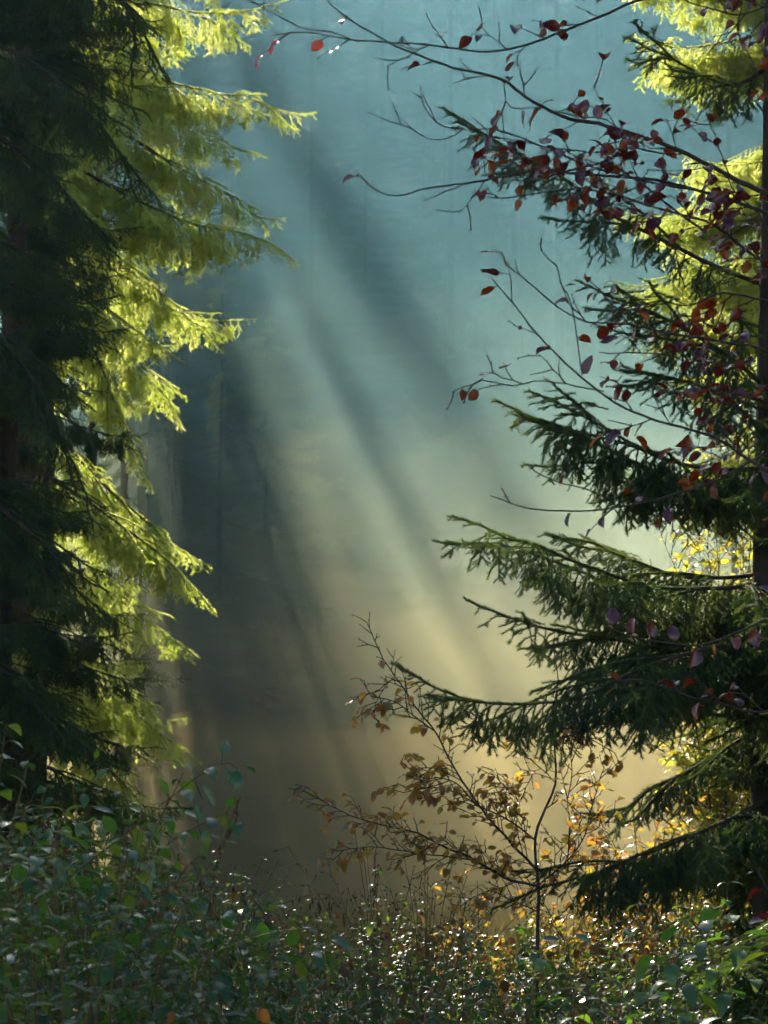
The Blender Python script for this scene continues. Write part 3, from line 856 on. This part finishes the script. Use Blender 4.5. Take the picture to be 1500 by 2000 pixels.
# --- red-leaved beech, trunk just off the right edge
base = at(1760, 1000, 7.4); base[2] = 0
tR = thing('beech_tree', tuple(base), 'red-leaved beech, partly tinted purple for sky glare, reaching thin bare-tipped branches in from the right', 'tree')
b = MB(); zz = np.linspace(-0.2, 7, 20)
b.tube(np.stack([0.05 * np.sin(zz), 0.04 * np.cos(zz * 1.3), zz], 1), np.linspace(0.10, 0.03, 20), 10); b.build('trunk', M['beech_bark'], tR)
E = lambda u: 1.0 - u ** 2          # leafy near the trunk, bare at the tip
FULL = lambda u: 1.0
TIPPY = lambda u: 0.4 + 0.5 * u
limbsR = [
    # path, depth, r0, leaf, prob, twigs
    ([(1760, 480), (1600, 425), (1500, 385), (1420, 347), (1340, 302), (1200, 250), (1100, 229), (1040, 198), (985, 160), (900, 138), (795, 98), (720, 58), (655, 12), (625, -25)], 7.0, 0.010, 0.42, lambda u: 1 if u < 0.5 else 0.25, 0.62),
    ([(1760, 60), (1500, -20), (1400, -12), (1275, -5), (1160, 45), (1060, 85), (960, 108), (850, 98), (700, 84), (600, 67), (528, 70)], 7.1, 0.007, 0.45, lambda u: 1 if u < 0.62 else 0.4, 0.5),
    ([(700, 84), (640, 62), (590, 55), (535, 25), (485, 0)], 7.1, 0.0022, 0.06, FULL, 0.2),
    ([(1600, 470), (1500, 417), (1350, 362), (1190, 340), (1070, 335), (960, 347), (850, 362), (780, 380), (735, 366), (698, 336)], 7.0, 0.006, 0.6, lambda u: 1 if u < 0.55 else 0.12, 0.45),
    ([(1420, 385), (1350, 372), (1230, 350), (1110, 310), (1040, 280), (960, 252), (905, 250), (860, 243), (828, 208)], 6.95, 0.004, 0.5, lambda u: 1 if u < 0.6 else 0.1, 0.4),
    ([(905, 250), (880, 268), (840, 272), (810, 256), (793, 238)], 6.95, 0.0018, 0.0, FULL, 0.2),
    ([(1760, 640), (1600, 570), (1500, 520), (1440, 475), (1390, 440), (1320, 418), (1250, 400), (1180, 378), (1100, 372), (1000, 388), (938, 385)], 7.05, 0.006, 0.7, lambda u: 1 if u < 0.8 else 0.6, 0.55),
    ([(1380, 455), (1300, 395), (1240, 350), (1180, 322), (1110, 335), (1050, 350), (1000, 352)], 6.9, 0.004, 0.9, FULL, 0.55),
    ([(1340, 302), (1290, 300), (1240, 292), (1160, 298), (1090, 290), (1050, 300)], 7.0, 0.003, 0.95, FULL, 0.55),
    ([(985, 160), (1000, 210), (1060, 215), (1130, 232), (1180, 235), (1230, 268), (1270, 290)], 7.1, 0.002, 0.7, FULL, 0.4),
    ([(1760, 1020), (1600, 960), (1490, 905), (1400, 852), (1260, 805), (1180, 765), (1100, 706), (1040, 640), (1000, 590), (960, 543)], 6.9, 0.006, 0.45, lambda u: 1 if u < 0.6 else 0.35, 0.35),
    ([(1600, 760), (1500, 690), (1400, 672), (1300, 652), (1230, 635), (1150, 628), (1100, 606), (1060, 578), (1020, 545), (988, 518)], 6.9, 0.0045, 0.8, lambda u: 1 if u < 0.5 else 0.2, 0.4),
    ([(1138, 730), (1130, 690), (1122, 640), (1112, 590), (1098, 560), (1088, 520)], 6.9, 0.0022, 0.15, FULL, 0.25),
    ([(1180, 765), (1120, 752), (1060, 745), (1000, 752), (940, 742)], 6.9, 0.002, 0.1, FULL, 0.3),
    ([(1760, 860), (1600, 890), (1500, 880), (1400, 935), (1310, 965), (1220, 985), (1120, 992), (1030, 990), (958, 968)], 7.0, 0.0045, 0.5, lambda u: 1 if u < 0.65 else 0.3, 0.35),
    ([(1220, 985), (1150, 960), (1090, 945), (1050, 925), (1030, 905)], 7.0, 0.002, 0.2, FULL, 0.3),
    ([(1600, 720), (1500, 790), (1440, 770), (1380, 740), (1330, 700), (1280, 690), (1170, 688)], 7.1, 0.004, 0.8, E, 0.4),
    ([(1600, 600), (1500, 590), (1420, 575), (1350, 600), (1290, 590), (1240, 600), (1180, 585)], 7.1, 0.004, 0.85, E, 0.4),
    ([(1600, 820), (1500, 860), (1460, 830), (1430, 780), (1420, 700), (1440, 640)], 7.0, 0.003, 0.9, FULL, 0.5),
    ([(1760, 1210), (1600, 1230), (1500, 1215), (1440, 1240), (1370, 1262), (1300, 1258), (1230, 1245), (1180, 1225)], 7.0, 0.005, 0.9, FULL, 0.35),
    ([(1600, 1330), (1500, 1390), (1400, 1370), (1330, 1350), (1260, 1330), (1190, 1330)], 7.0, 0.004, 0.5, FULL, 0.3),
    ([(1600, 1800), (1540, 1780), (1500, 1740), (1480, 1700)], 7.0, 0.004, 0.9, FULL, 0.4),
    ([(1600, 0), (1500, 10), (1440, 30), (1400, 20), (1340, 0), (1300, -30)], 7.0, 0.004, 0.6, FULL, 0.5),
    ([(1600, 500), (1520, 470), (1480, 410), (1440, 380), (1410, 330)], 6.9, 0.004, 1.0, FULL, 0.6),
    ([(1600, 280), (1540, 250), (1500, 190), (1470, 120), (1440, 60)], 7.0, 0.003, 0.5, FULL, 0.4),
]
for i, (pth, D0, r0, lf, pr, tw) in enumerate(limbsR):
    leafy_branch(tR, base, path_of(pth, D0, 0.02, i), 1200 + i, M['red_leaf'], r0=r0, leaf=lf * 1.25, prob=pr, twigs=tw, size=0.055, step=0.05, twig=(0.04, 0.20))

# --- golden beech sapling in the gap
base = at(1050, 1800, 10.6); base[2] = 0
tG = thing('beech_sapling', tuple(base), 'young beech sapling with gold and copper leaves in the misty gap', 'tree')
tp = resample(path_of([(1050, 2150), (1050, 1830), (1052, 1740), (1045, 1640), (1065, 1580), (1085, 1530), (1083, 1460), (1078, 1400), (1090, 1330), (1082, 1270), (1086, 1215)], 10.6) - base, 0.05)
b = MB(); b.tube(tp, 0.011 * np.linspace(1, 0, len(tp)) ** 0.9 + 0.0008, 8)
b.build('trunk', M['beech_bark'], tG)
limbsG = [
    ([(1050, 1700), (990, 1640), (930, 1570), (885, 1500), (850, 1430), (820, 1390), (780, 1330), (745, 1280), (716, 1215)], 0.006, 0.5, lambda u: 1.0 if u < 0.55 else 0.15),
    ([(1045, 1640), (1000, 1605), (950, 1580), (900, 1555), (850, 1540), (790, 1548)], 0.004, 0.9, FULL),
    ([(1052, 1730), (990, 1715), (930, 1680), (870, 1655), (810, 1625), (740, 1610), (680, 1590), (630, 1565), (585, 1540)], 0.006, 1.0, FULL),
    ([(930, 1680), (860, 1672), (790, 1662), (720, 1655), (655, 1662)], 0.003, 0.7, FULL),
    ([(870, 1500), (845, 1500), (825, 1500), (805, 1505)], 0.002, 0.9, FULL),
    ([(930, 1570), (890, 1530), (850, 1520), (815, 1530)], 0.003, 1.0, FULL),
    ([(1000, 1620), (1010, 1560), (990, 1540), (960, 1535)], 0.002, 0.8, FULL),
    ([(1085, 1530), (1050, 1500), (1020, 1545), (980, 1530)], 0.002, 0.6, FULL),
    ([(850, 1430), (810, 1400), (770, 1370), (725, 1360)], 0.003, 0.9, FULL),
    ([(1083, 1460), (1110, 1430), (1150, 1440), (1200, 1470)], 0.003, 0.7, FULL),
    ([(1065, 1580), (1100, 1560), (1150, 1600), (1200, 1580)], 0.003, 0.6, FULL),
    ([(1052, 1730), (1100, 1690), (1140, 1640), (1160, 1560), (1180, 1500)], 0.004, 0.5, FULL),
    ([(1110, 1700), (1112, 1620), (1108, 1560), (1115, 1500), (1105, 1420)], 0.003, 0.35, FULL),
    ([(1050, 1780), (1000, 1760), (960, 1740), (930, 1750), (900, 1770)], 0.003, 0.6, FULL),
    ([(780, 1330), (760, 1330), (735, 1370), (730, 1400)], 0.002, 0.9, FULL),
]
for i, (pth, r0, lf, pr) in enumerate(limbsG):
    leafy_branch(tG, base, path_of(pth, 10.6, 0.03, 50 + i), 1400 + i, M['gold_leaf'], r0=r0, leaf=min(1, lf * 1.3), prob=pr, twigs=0.85, size=0.05, step=0.026, twig=(0.04, 0.17), droop=0.6)

# --- golden twigs low down on the far side of the dark spruce
def shrub(px, py, D, n, h, wd, leafm, label, seed, size=0.06, leaf=0.8, name='leafy_shrub', cat='shrub', group=None, stem=0.006):
    base = at(px, py, D); base[2] = 0
    t = thing(name, tuple(base), label, cat, group)
    r = np.random.default_rng(seed)
    for i in range(n):
        a = r.uniform(0, 6.28); k = r.uniform(0.4, 1.0)
        p = [np.array([0, 0, 0.0])]
        d = np.array([math.cos(a) * wd * k, math.sin(a) * wd * k * 0.7, h * r.uniform(0.65, 1.0)])
        for u in (0.3, 0.6, 0.85, 1.0):
            p.append(d * np.array([u ** 1.3, u ** 1.3, u ** 0.8]) + r.normal(0, 0.04, 3))
        leafy_branch(t, base, np.array(p) + base, seed * 10 + i, leafm, r0=stem, leaf=leaf, prob=lambda u: 0 if u < 0.2 else 1, twigs=0.85, size=size, step=0.06, twig=(0.08, 0.35), name='branch', droop=0.6)
    return t
shrub(1130, 1800, 13.5, 9, 1.5, 0.55, M['gold_leaf'], 'copper-leaved shrub glowing behind the lowest spruce branch', 31)
shrub(1330, 1800, 14.0, 9, 1.7, 0.6, M['gold_leaf'], 'orange-leaved shrub against the light beside the spruce trunk', 32)
shrub(960, 1800, 14.5, 6, 1.0, 0.4, M['gold_leaf'], 'low copper shrub in the bright gap beneath the sapling', 33)
shrub(1420, 1500, 15.0, 14, 3.4, 0.8, M['yellow_leaf'], 'yellow-leaved shrub growing up past the spruce trunk', 34, size=0.065)
shrub(1440, 1180, 15.4, 8, 4.6, 0.5, M['yellow_leaf'], 'slender yellow sapling behind the trunk of the dark spruce', 35, size=0.06, leaf=0.6)

# --- pale, strongly lit young larch-like spruce in the light at right
base = at(1420, 1000, 26.0); base[2] = 0
tY = spruce('small pale yellow tree burning bright in the sun beyond the spruce trunk', base, 5.2, 0.06, 21)
limb_set('Y', M['yellow_leaf'], [(0.9, 0.2, 0.2), (0.7, 0.1, 0.1)], lod='mid', spacing=0.06, maxlen=0.4, hang=0.3, bare=0.1, tip0=0.1, grow=0.4, comb=0.1, r0=0.012)
ry = np.random.default_rng(22)
for i in range(44):
    z = 0.6 + 3.9 * i / 44
    hang_limb(tY, 'Y', i, z, ry.uniform(0, 6.28), 1.05 * (1.15 - i / 50))

# ------------------------------------------------------------------ nettles
UPV = np.array([0, 0, 1.0])
def nettle_geo(path, r, T, size=0.07, pair=0.055, bare=0.3, r0=0.0045, keep=0.95, cat=0.25, full=True, shrink=0.65):
    st, lv, spots = MB(), MB(), []
    P = resample(path, 0.025)
    st.tube(P, np.linspace(r0, 0.0012, len(P)), 5 if full else 3, cap=False)
    Tn = unit(np.gradient(P, axis=0))
    L = 0.025 * (len(P) - 1); nxt = bare * L; acc = 0; k = 0
    for i in range(1, len(P)):
        acc += 0.025
        if acc < nxt: continue
        u = acc / L
        nxt = acc + pair * (1.25 - 0.6 * u) ; k += 1
        a0 = (k % 2) * math.pi / 2 + r.normal(0, 0.25)
        A = unit(np.cross(Tn[i], [0.2, 0.9, 0.1])); B = np.cross(Tn[i], A)
        for sg in (0, math.pi):
            d = math.cos(a0 + sg) * A + math.sin(a0 + sg) * B
            if r.random() > keep: continue
            s = size * (1.1 - shrink * max(0, u - 0.45) / 0.55) * r.uniform(0.75, 1.2)
            pd = unit(d + Tn[i] * 0.35 + UPV * 0.15)
            e = P[i] + pd * s * r.uniform(0.25, 0.5)
            if full: st.tube([P[i], (P[i] + e) / 2 + UPV * 0.002, e], [0.0014, 0.0012, 0.001], 3, cap=False)
            ld = unit(pd + UPV * -r.uniform(0.0, 0.75))
            spots.append((e, ld, unit(UPV + d * 0.35 + r.normal(0, 0.22, 3)), s))
            if full and r.random() < cat:
                q = [P[i] + pd * 0.012 * j - UPV * 0.011 * j ** 1.25 for j in range(4)]
                st.tube(q, [0.001, 0.0022, 0.002, 0.0008], 4, cap=False)
    add_leaves(lv, T, spots, r)
    return st, lv

def nettle(path, seed, label, group=None, **kw):
    path = np.asarray(path); base = path[0].copy(); base[2] = max(0, base[2] if base[2] < 0.3 else 0)
    full = path
    if path[0][2] > 0.05:    # carry the stalk down to the soil
        low = path[0] + (path[0] - path[1]) * 0.3; low[2] = 0
        full = np.vstack([low, path]); base = low.copy()
    t = thing('nettle_plant', tuple(base), label, 'plant', group)
    r = np.random.default_rng(seed)
    st, lv = nettle_geo(full - base, r, NETTLE, **kw)
    st.build('stem', M['stem'], t); lv.build('leaves', M['nettle_skylit'], t)
    return t

key = [
    ([(-60, 1850), (60, 1770), (160, 1695), (250, 1625), (330, 1560), (400, 1508), (440, 1490), (462, 1500)], 7.4, 'tallest nettle, arching to the right and topping the left undergrowth', 0.080, 0.15),
    ([(170, 1830), (215, 1740), (243, 1660), (252, 1590), (240, 1540), (215, 1510), (185, 1488)], 7.7, 'thin nettle with a small tip bending left, beneath the tallest nettle', 0.050, 0.25),
    ([(235, 1750), (290, 1680), (340, 1640), (390, 1612), (440, 1590), (470, 1605)], 7.2, 'nettle with heart-shaped hanging leaves reaching into the mist under the tallest one', 0.075, 0.3),
    ([(20, 1900), (60, 1780), (90, 1690), (110, 1630), (130, 1590)], 7.9, 'broad leafy nettle standing by a withered red leaf at the left', 0.08, 0.3),
    ([(120, 1900), (150, 1800), (170, 1700), (190, 1640), (205, 1590)], 8.0, 'leafy nettle crossing behind the long arching stalk', 0.08, 0.3),
    ([(-40, 1700), (-10, 1560), (5, 1470), (10, 1420)], 7.0, 'single nettle top cut by the left edge', 0.08, 0.2),
    ([(260, 1900), (300, 1820), (330, 1760), (360, 1700), (395, 1665)], 8.2, 'short nettle below the heart-shaped leaves', 0.065, 0.3),
    ([(380, 1950), (420, 1900), (500, 1870), (580, 1862), (650, 1850)], 7.2, 'nettle lying almost flat with broad drooping leaves in the middle', 0.085, 0.25),
    ([(700, 1990), (715, 1900), (722, 1820), (735, 1760), (738, 1690)], 9.0, 'upright nettle between the dry stalks in the middle', 0.05, 0.3),
    ([(930, 2000), (933, 1900), (935, 1800), (932, 1720)], 9.2, 'thin half-bare nettle beneath the golden sapling', 0.045, 0.45),
    ([(60, 1800), (110, 1710), (150, 1640), (170, 1580), (160, 1540)], 7.6, 'leafy nettle whose flat top catches blue light beside the thin bent tip', 0.085, 0.2),
    ([(200, 1800), (250, 1720), (290, 1650), (330, 1600), (352, 1575)], 7.9, 'nettle leaning right, tucked between the two arching ones', 0.075, 0.25),
    ([(-20, 1820), (30, 1750), (70, 1690), (100, 1665)], 7.2, 'broad nettle low at the left edge with hanging outer leaves', 0.095, 0.2),
    ([(300, 1930), (360, 1850), (420, 1800), (490, 1790), (540, 1800)], 7.5, 'nettle bending over the dip with three large leaves', 0.09, 0.35),
    ([(560, 1990), (590, 1920), (625, 1850), (640, 1810)], 8.0, 'nettle with a round broad leaf right of the dip', 0.09, 0.35),
    ([(1030, 2000), (1036, 1930), (1045, 1870), (1052, 1825)], 9.2, 'nettle hiding the foot of the golden sapling', 0.085, 0.3),
    ([(1085, 2000), (1078, 1940), (1066, 1890), (1060, 1860)], 8.6, 'shorter nettle just right of the foot of the sapling', 0.085, 0.3),
    ([(1120, 2000), (1130, 1930), (1150, 1870), (1165, 1840)], 7.8, 'pale-topped nettle before the copper shrub', 0.075, 0.35),
    ([(1340, 1990), (1330, 1930), (1310, 1880), (1290, 1860)], 6.8, 'low nettle with wide bluish leaves below the spruce bough', 0.1, 0.3),
    ([(1480, 1960), (1460, 1880), (1440, 1830), (1425, 1790)], 7.5, 'wide-leaved nettle rising by the bottom of the trunk', 0.1, 0.25),
    ([(1280, 2000), (1270, 1900), (1245, 1840), (1215, 1800)], 7.4, 'dark broad-leaved nettle under the spruce trunk', 0.09, 0.3),
    ([(1430, 1980), (1400, 1900), (1380, 1840), (1350, 1800)], 7.2, 'glossy blue-green nettle at the right edge', 0.09, 0.3),
]
for i, (p, D0, lab, sz, br) in enumerate(key):
    nettle(path_of(p, D0, 0.02, 70 + i), 1600 + i, lab, size=sz * 1.15, bare=br, pair=0.062, cat=0.35, shrink=0.4)

# copies of a few stalks through the undergrowth, then the mass they stand in
rn = np.random.default_rng(31)
protos, geos = [], []
for i in range(8):
    h = rn.uniform(0.95, 1.15)
    a = rn.uniform(0, 6.28); l = rn.uniform(0.05, 0.25)
    p = np.array([[0, 0, 0], [l * .1 * math.cos(a), l * .1 * math.sin(a), h * .35], [l * .4 * math.cos(a), l * .4 * math.sin(a), h * .75], [l * math.cos(a), l * math.sin(a), h]])
    st, lv = nettle_geo(p, rn, NETTLE_LO, size=0.062, pair=0.038, bare=0.5, full=False)
    geos.append((np.concatenate(st.v), np.concatenate([f for f in st.f]), np.concatenate(lv.v), np.concatenate(lv.f)))
    st2, lv2 = nettle_geo(p, np.random.default_rng(90 + i), NETTLE, size=0.07, pair=0.045, bare=0.42)
    protos.append((st2.data('stem', [M['stem']]), lv2.data('leaves', [M['nettle']])))

def top_height(px, D):
    """height of the undergrowth: a mound at the left, a dip in the middle"""
    y = np.interp(px, [-100, 0, 150, 300, 420, 520, 700, 850, 1000, 1150, 1300, 1600],
                  [1570, 1585, 1600, 1690, 1775, 1842, 1862, 1888, 1885, 1865, 1845, 1820])
    y = y + 22 * math.sin(px * 0.021 + 1) + 16 * math.sin(px * 0.053) + 10 * math.sin(px * 0.13)
    return float(at(px, y, 9.0)[2])

for i in range(90):
    D = rn.uniform(5.8, 9.5); px = rn.uniform(-40, 1540)
    p = at(px, 1000, D); hh = top_height(px, D) * rn.uniform(0.92, 1.08)
    t = thing('nettle_plant', (p[0], p[1], 0), 'leafy green nettle stalk standing in the crowded undergrowth', 'plant', 'nettles crowding the undergrowth', rn.uniform(0, 6.28))
    s = hh / 1.05; t.scale = (s * .95, s * .95, s)
    k = i % 8
    link('stem', protos[k][0], t); link('leaves', protos[k][1], t)
st, lv = MB(), MB()
for i in range(1250):
    D = 5.6 + 9.5 * rn.random() ** 0.9; px = rn.uniform(-80, 1580)
    p = at(px, 1000, D); p[2] = 0
    s = top_height(px, D) * rn.uniform(0.72, 1.0) / 1.05
    if rn.random() < 0.25: s *= 0.75
    a = rn.uniform(0, 6.28); c, sn = math.cos(a), math.sin(a)
    Rz = np.array([[c, -sn, 0], [sn, c, 0], [0, 0, 1]]) * s
    g = geos[int(rn.integers(8))]
    st.add(g[0] @ Rz.T + p, g[1], 0); lv.add(g[2] @ Rz.T + p, g[3], 1)
for k in range(len(lv.f)):
    st.add(lv.v[k], lv.f[k] - (lv.f[k].min()), 1)
tag(st.build('nettle_undergrowth', [M['stem'], M['nettle']]), 'dense knee to waist high nettles carpeting the forest edge', 'undergrowth', kind='stuff')

# withered leaves and low litter hanging among the nettles
lv = MB(); sp = []
for i in range(420):
    D = rn.uniform(6, 15); px = rn.uniform(-50, 1550); p = at(px, 1000, D)
    p[2] = top_height(px, D) * rn.uniform(0.5, 0.98)
    if px < 500 and rn.random() < 0.7: continue
    sp.append((p, unit(rn.normal(0, 1, 3) - UPV * 0.8), unit(UPV + rn.normal(0, 0.8, 3)), rn.uniform(0.035, 0.07)))
add_leaves(lv, BEECH, sp, rn)
tag(lv.build('withered_leaves', M['brown_leaf']), 'curled brown leaves caught among the nettle stalks', 'leaves', kind='stuff')

# ------------------------------------------------------------------ arching bare stalks and dry tufts
def stalk(path, seed, label, cat='plant', name='bare_stalk', hang=0.6, tuftl=0.02, m='dry', group=None, r0=0.0026):
    path = np.asarray(path, float); low = path[0].copy(); low[2] = 0
    full = np.vstack([low, path]) if path[0][2] > 0.05 else path
    base = full[0].copy()
    t = thing(name, tuple(base), label, cat, group)
    r = np.random.default_rng(seed)
    P = resample(full - base, 0.03); b = MB(); f = MB()
    b.tube(P, np.linspace(r0 * 1.4, 0.0016, len(P)), 5, cap=False)
    for i in range(len(P) // 3, len(P)):
        if r.random() < hang:
            q = [P[i]]; d = unit(r.normal(0, 0.5, 3) - UPV * 0.9)
            ll = r.uniform(0.3, 1.0) * tuftl * 3
            for j in range(4): q.append(q[-1] + d * ll / 4 + r.normal(0, 0.002, 3)); d = unit(d - UPV * 0.5)
            b.tube(q, 0.0011, 3, cap=False)
            for j in range(3):
                c = q[2 + j % 3] + r.normal(0, 0.003, 3)
                f.tube([c, c - UPV * 0.009, c - UPV * 0.022], [0.0008, 0.0042, 0.0008], 4, cap=False)
    for v_, f_ in zip(f.v, f.f): b.add(v_, f_ - f_.min(), 1)
    b.build('stem', [M[m], M['brown_leaf']], t)
    return t
for i, (p, D0, lab, hg) in enumerate([
    ([(270, 1790), (300, 1750), (350, 1718), (400, 1710), (450, 1722), (500, 1762), (520, 1790)], 7.5, 'thin arching stalk hung with dark withered catkins, left of the gap', 0.6),
    ([(400, 1960), (455, 1860), (520, 1785), (590, 1752), (640, 1747), (665, 1775)], 7.8, 'long bare arching stalk bowing to the right over the nettles', 0.3),
    ([(250, 1990), (310, 1930), (420, 1860), (540, 1820), (640, 1815), (700, 1830)], 7.0, 'low bare runner crossing the middle nettles', 0.15),
    ([(418, 1850), (412, 1790), (425, 1700), (445, 1620), (470, 1555)], 7.6, 'upright dead stalk beside the heart-shaped nettle leaves', 0.5),
    ([(830, 1985), (870, 1975), (960, 1955), (1080, 1935), (1200, 1915), (1320, 1870), (1500, 1835)], 6.8, 'long brown runner lying across the nettles at the bottom right', 0.1),
    ([(735, 1900), (738, 1800), (730, 1700), (736, 1650)], 9.4, 'straight dry stalk at the left of the dry clump', 0.6),
]):
    stalk(path_of(p, D0, 0.01, 130 + i), 1800 + i, lab, hang=hg)

def tuft(px, D, n, h, spread, label, seed, m='dry'):
    base = at(px, 1000, D); base[2] = 0
    t = thing('dry_plant_clump', tuple(base), label, 'plant')
    r = np.random.default_rng(seed); b, f = MB(), MB()
    for i in range(n):
        a = r.uniform(0, 6.28); k = abs(r.normal(0, 0.5)); hh = h * r.uniform(0.6, 1.0)
        e = np.array([math.cos(a) * spread * k, math.sin(a) * spread * k, hh])
        p = resample([[0, 0, 0], e * [0.25, 0.25, 0.4], e * [0.6, 0.6, 0.75], e + [e[0] * 0.3, 0, 0]], 0.05)
        b.tube(p, np.linspace(0.0034, 0.0014, len(p)), 4, cap=False)
        for j in range(len(p) // 2, len(p)):
            for _ in range(2):
                if r.random() < 0.55:
                    d = unit(r.normal(0, 1, 3) + UPV * 0.6); q = p[j] + d * r.uniform(0.015, 0.05)
                    b.tube([p[j], (p[j] + q) / 2, q], 0.0011, 3, cap=False)
                    f.tube([q, q + d * 0.007, q + d * 0.018], [0.0008, 0.0042, 0.0006], 4, cap=False)
    for v_, f_ in zip(f.v, f.f): b.add(v_, f_ - f_.min(), 1)
    b.build('stems', [M[m], M['brown_leaf']], t)
tuft(830, 10.5, 34, 1.42, 0.45, 'fan of dry seed-bearing stems in the centre of the bright gap', 61)
tuft(740, 10.0, 14, 1.50, 0.3, 'sparse dry stems left of the fan of seed heads', 62)
tuft(660, 9.6, 9, 1.25, 0.3, 'few low dry stems at the misty edge of the undergrowth', 63)
tuft(900, 11.0, 12, 1.25, 0.4, 'dry stems half hidden beneath the sapling', 64)
tuft(1010, 9.5, 12, 1.15, 0.4, 'dry stalks in front of the sapling trunk', 65)

# --- teal spruce bough at the bottom right corner, a young tree of its own
base = at(1600, 1000, 8.0); base[2] = 0
tS = spruce('young spruce whose blue-green boughs fill the bottom right corner', base, 1.45, 0.03, 24)
for i, p in enumerate([
    [(1600, 1800, 8), (1530, 1830, 7.8), (1460, 1880, 7.6), (1400, 1925, 7.5), (1345, 1960, 7.5)],
    [(1600, 1880, 8), (1540, 1890, 7.7), (1490, 1920, 7.5), (1440, 1960, 7.4), (1400, 1990, 7.4)],
    [(1600, 1740, 8), (1550, 1770, 8), (1500, 1820, 8), (1450, 1850, 8), (1410, 1870, 8)],
    [(1600, 1940, 8), (1540, 1950, 7.6), (1500, 1975, 7.4), (1450, 2010, 7.3)]]):
    put_limb(tS, base, P3(p), 1900 + i, M['needle_shaded'], lod='near', spacing=0.025, maxlen=0.2, hang=0.35, bare=0.0, tip0=0.04, grow=0.4, comb=0.0, r0=0.01)

# ------------------------------------------------------------------ meadow grass beyond the nettles
gv = MB(); rg = np.random.default_rng(51)
n = 16000
y = 19 + 16 * rg.random(n) ** 1.3; x = rg.uniform(-1, 1, n) * (y * 0.17 + 1.5)
z = height(x, y)
tv = np.array([[-0.5, 0, 0], [0.5, 0, 0], [0.35, 0.25, 0.6], [0.0, 0.8, 1.0]]); tf = np.array([[0, 1, 2], [0, 2, 3]])
a = rg.uniform(0, 6.28, n); hgt = rg.uniform(0.12, 0.35, n)
Fm = np.zeros((n, 3, 3))
Fm[:, 0, 0] = np.cos(a) * 0.02; Fm[:, 1, 0] = np.sin(a) * 0.02
Fm[:, 0, 1] = -np.sin(a) * hgt * 0.5; Fm[:, 1, 1] = np.cos(a) * hgt * 0.5
Fm[:, 2, 2] = hgt
gv.inst(tv, tf, Fm, np.stack([x, y, z], 1))
tag(gv.build('meadow_grass', M['grass'], smooth=False), 'tawny autumn grass of the clearing glowing through the mist', 'grass', kind='stuff')

# ------------------------------------------------------------------ haze
def box(name, lo, hi, m):
    b = MB()
    v = [[x, y, z] for x in (lo[0], hi[0]) for y in (lo[1], hi[1]) for z in (lo[2], hi[2])]
    f = [[0, 1, 3], [0, 3, 2], [4, 6, 7], [4, 7, 5], [0, 4, 5], [0, 5, 1], [2, 3, 7], [2, 7, 6], [0, 2, 6], [0, 6, 4], [1, 5, 7], [1, 7, 3]]
    b.add(v, f)
    return b.build(name, m, smooth=False)

def air(name, dens, col, g):
    m, nt, N, L = mat(name)
    out = N.new('ShaderNodeOutputMaterial'); pv = N.new('ShaderNodeVolumePrincipled')
    pv.inputs['Density'].default_value = dens
    pv.inputs['Color'].default_value = col
    pv.inputs['Anisotropy'].default_value = g
    L.new(pv.outputs[0], out.inputs['Volume'])
    return m
hz = tag(box('haze', (-95, -22, -1.4), (95, 146, 74), air('haze_air', HAZE_DENSITY, HAZE_COLOR, HAZE_G)), 'pale blue haze filling the air between the trees', 'haze', kind='stuff')
tag(box('mist', (-30, 21.5, -1.2), (30, 49, 24), air('mist_air', 0.0019, (0.30, 0.68, 0.88, 1), 0.6)), 'bank of blue-green mist in the clearing crossed by beams of sunlight', 'mist', kind='stuff')
for k, (top, dn, col_, lab) in enumerate([  # warm glow of the sunlit ground is tinted into these layers
    (2.4, 0.0400, (1.0, 0.78, 0.30, 1), 'lowest layer of mist lying on the meadow, tinted most golden for the sunlit glow'),
    (3.8, 0.0210, (1.0, 0.86, 0.40, 1), 'second layer of mist, tinted golden for the sunlit glow, up to the lowest boughs'),
    (5.4, 0.0100, (0.92, 0.93, 0.54, 1), 'middle layer of mist where the tint of sunlit glow begins to pale'),
    (7.2, 0.0050, (0.66, 0.92, 0.70, 1), 'pale upper layer of the low mist'),
    (9.4, 0.0020, (0.42, 0.82, 0.84, 1), 'thin topmost veil of the low mist, fading into blue')]):
    q = 0.35 * k
    tag(box('ground_mist', (-28 + q, 23.0 + q, -1.1 + 0.02 * k), (28 - q, 48.2 - q, top), air('ground_mist_air', dn, col_, 0.6)), lab, 'mist', kind='stuff')
#END
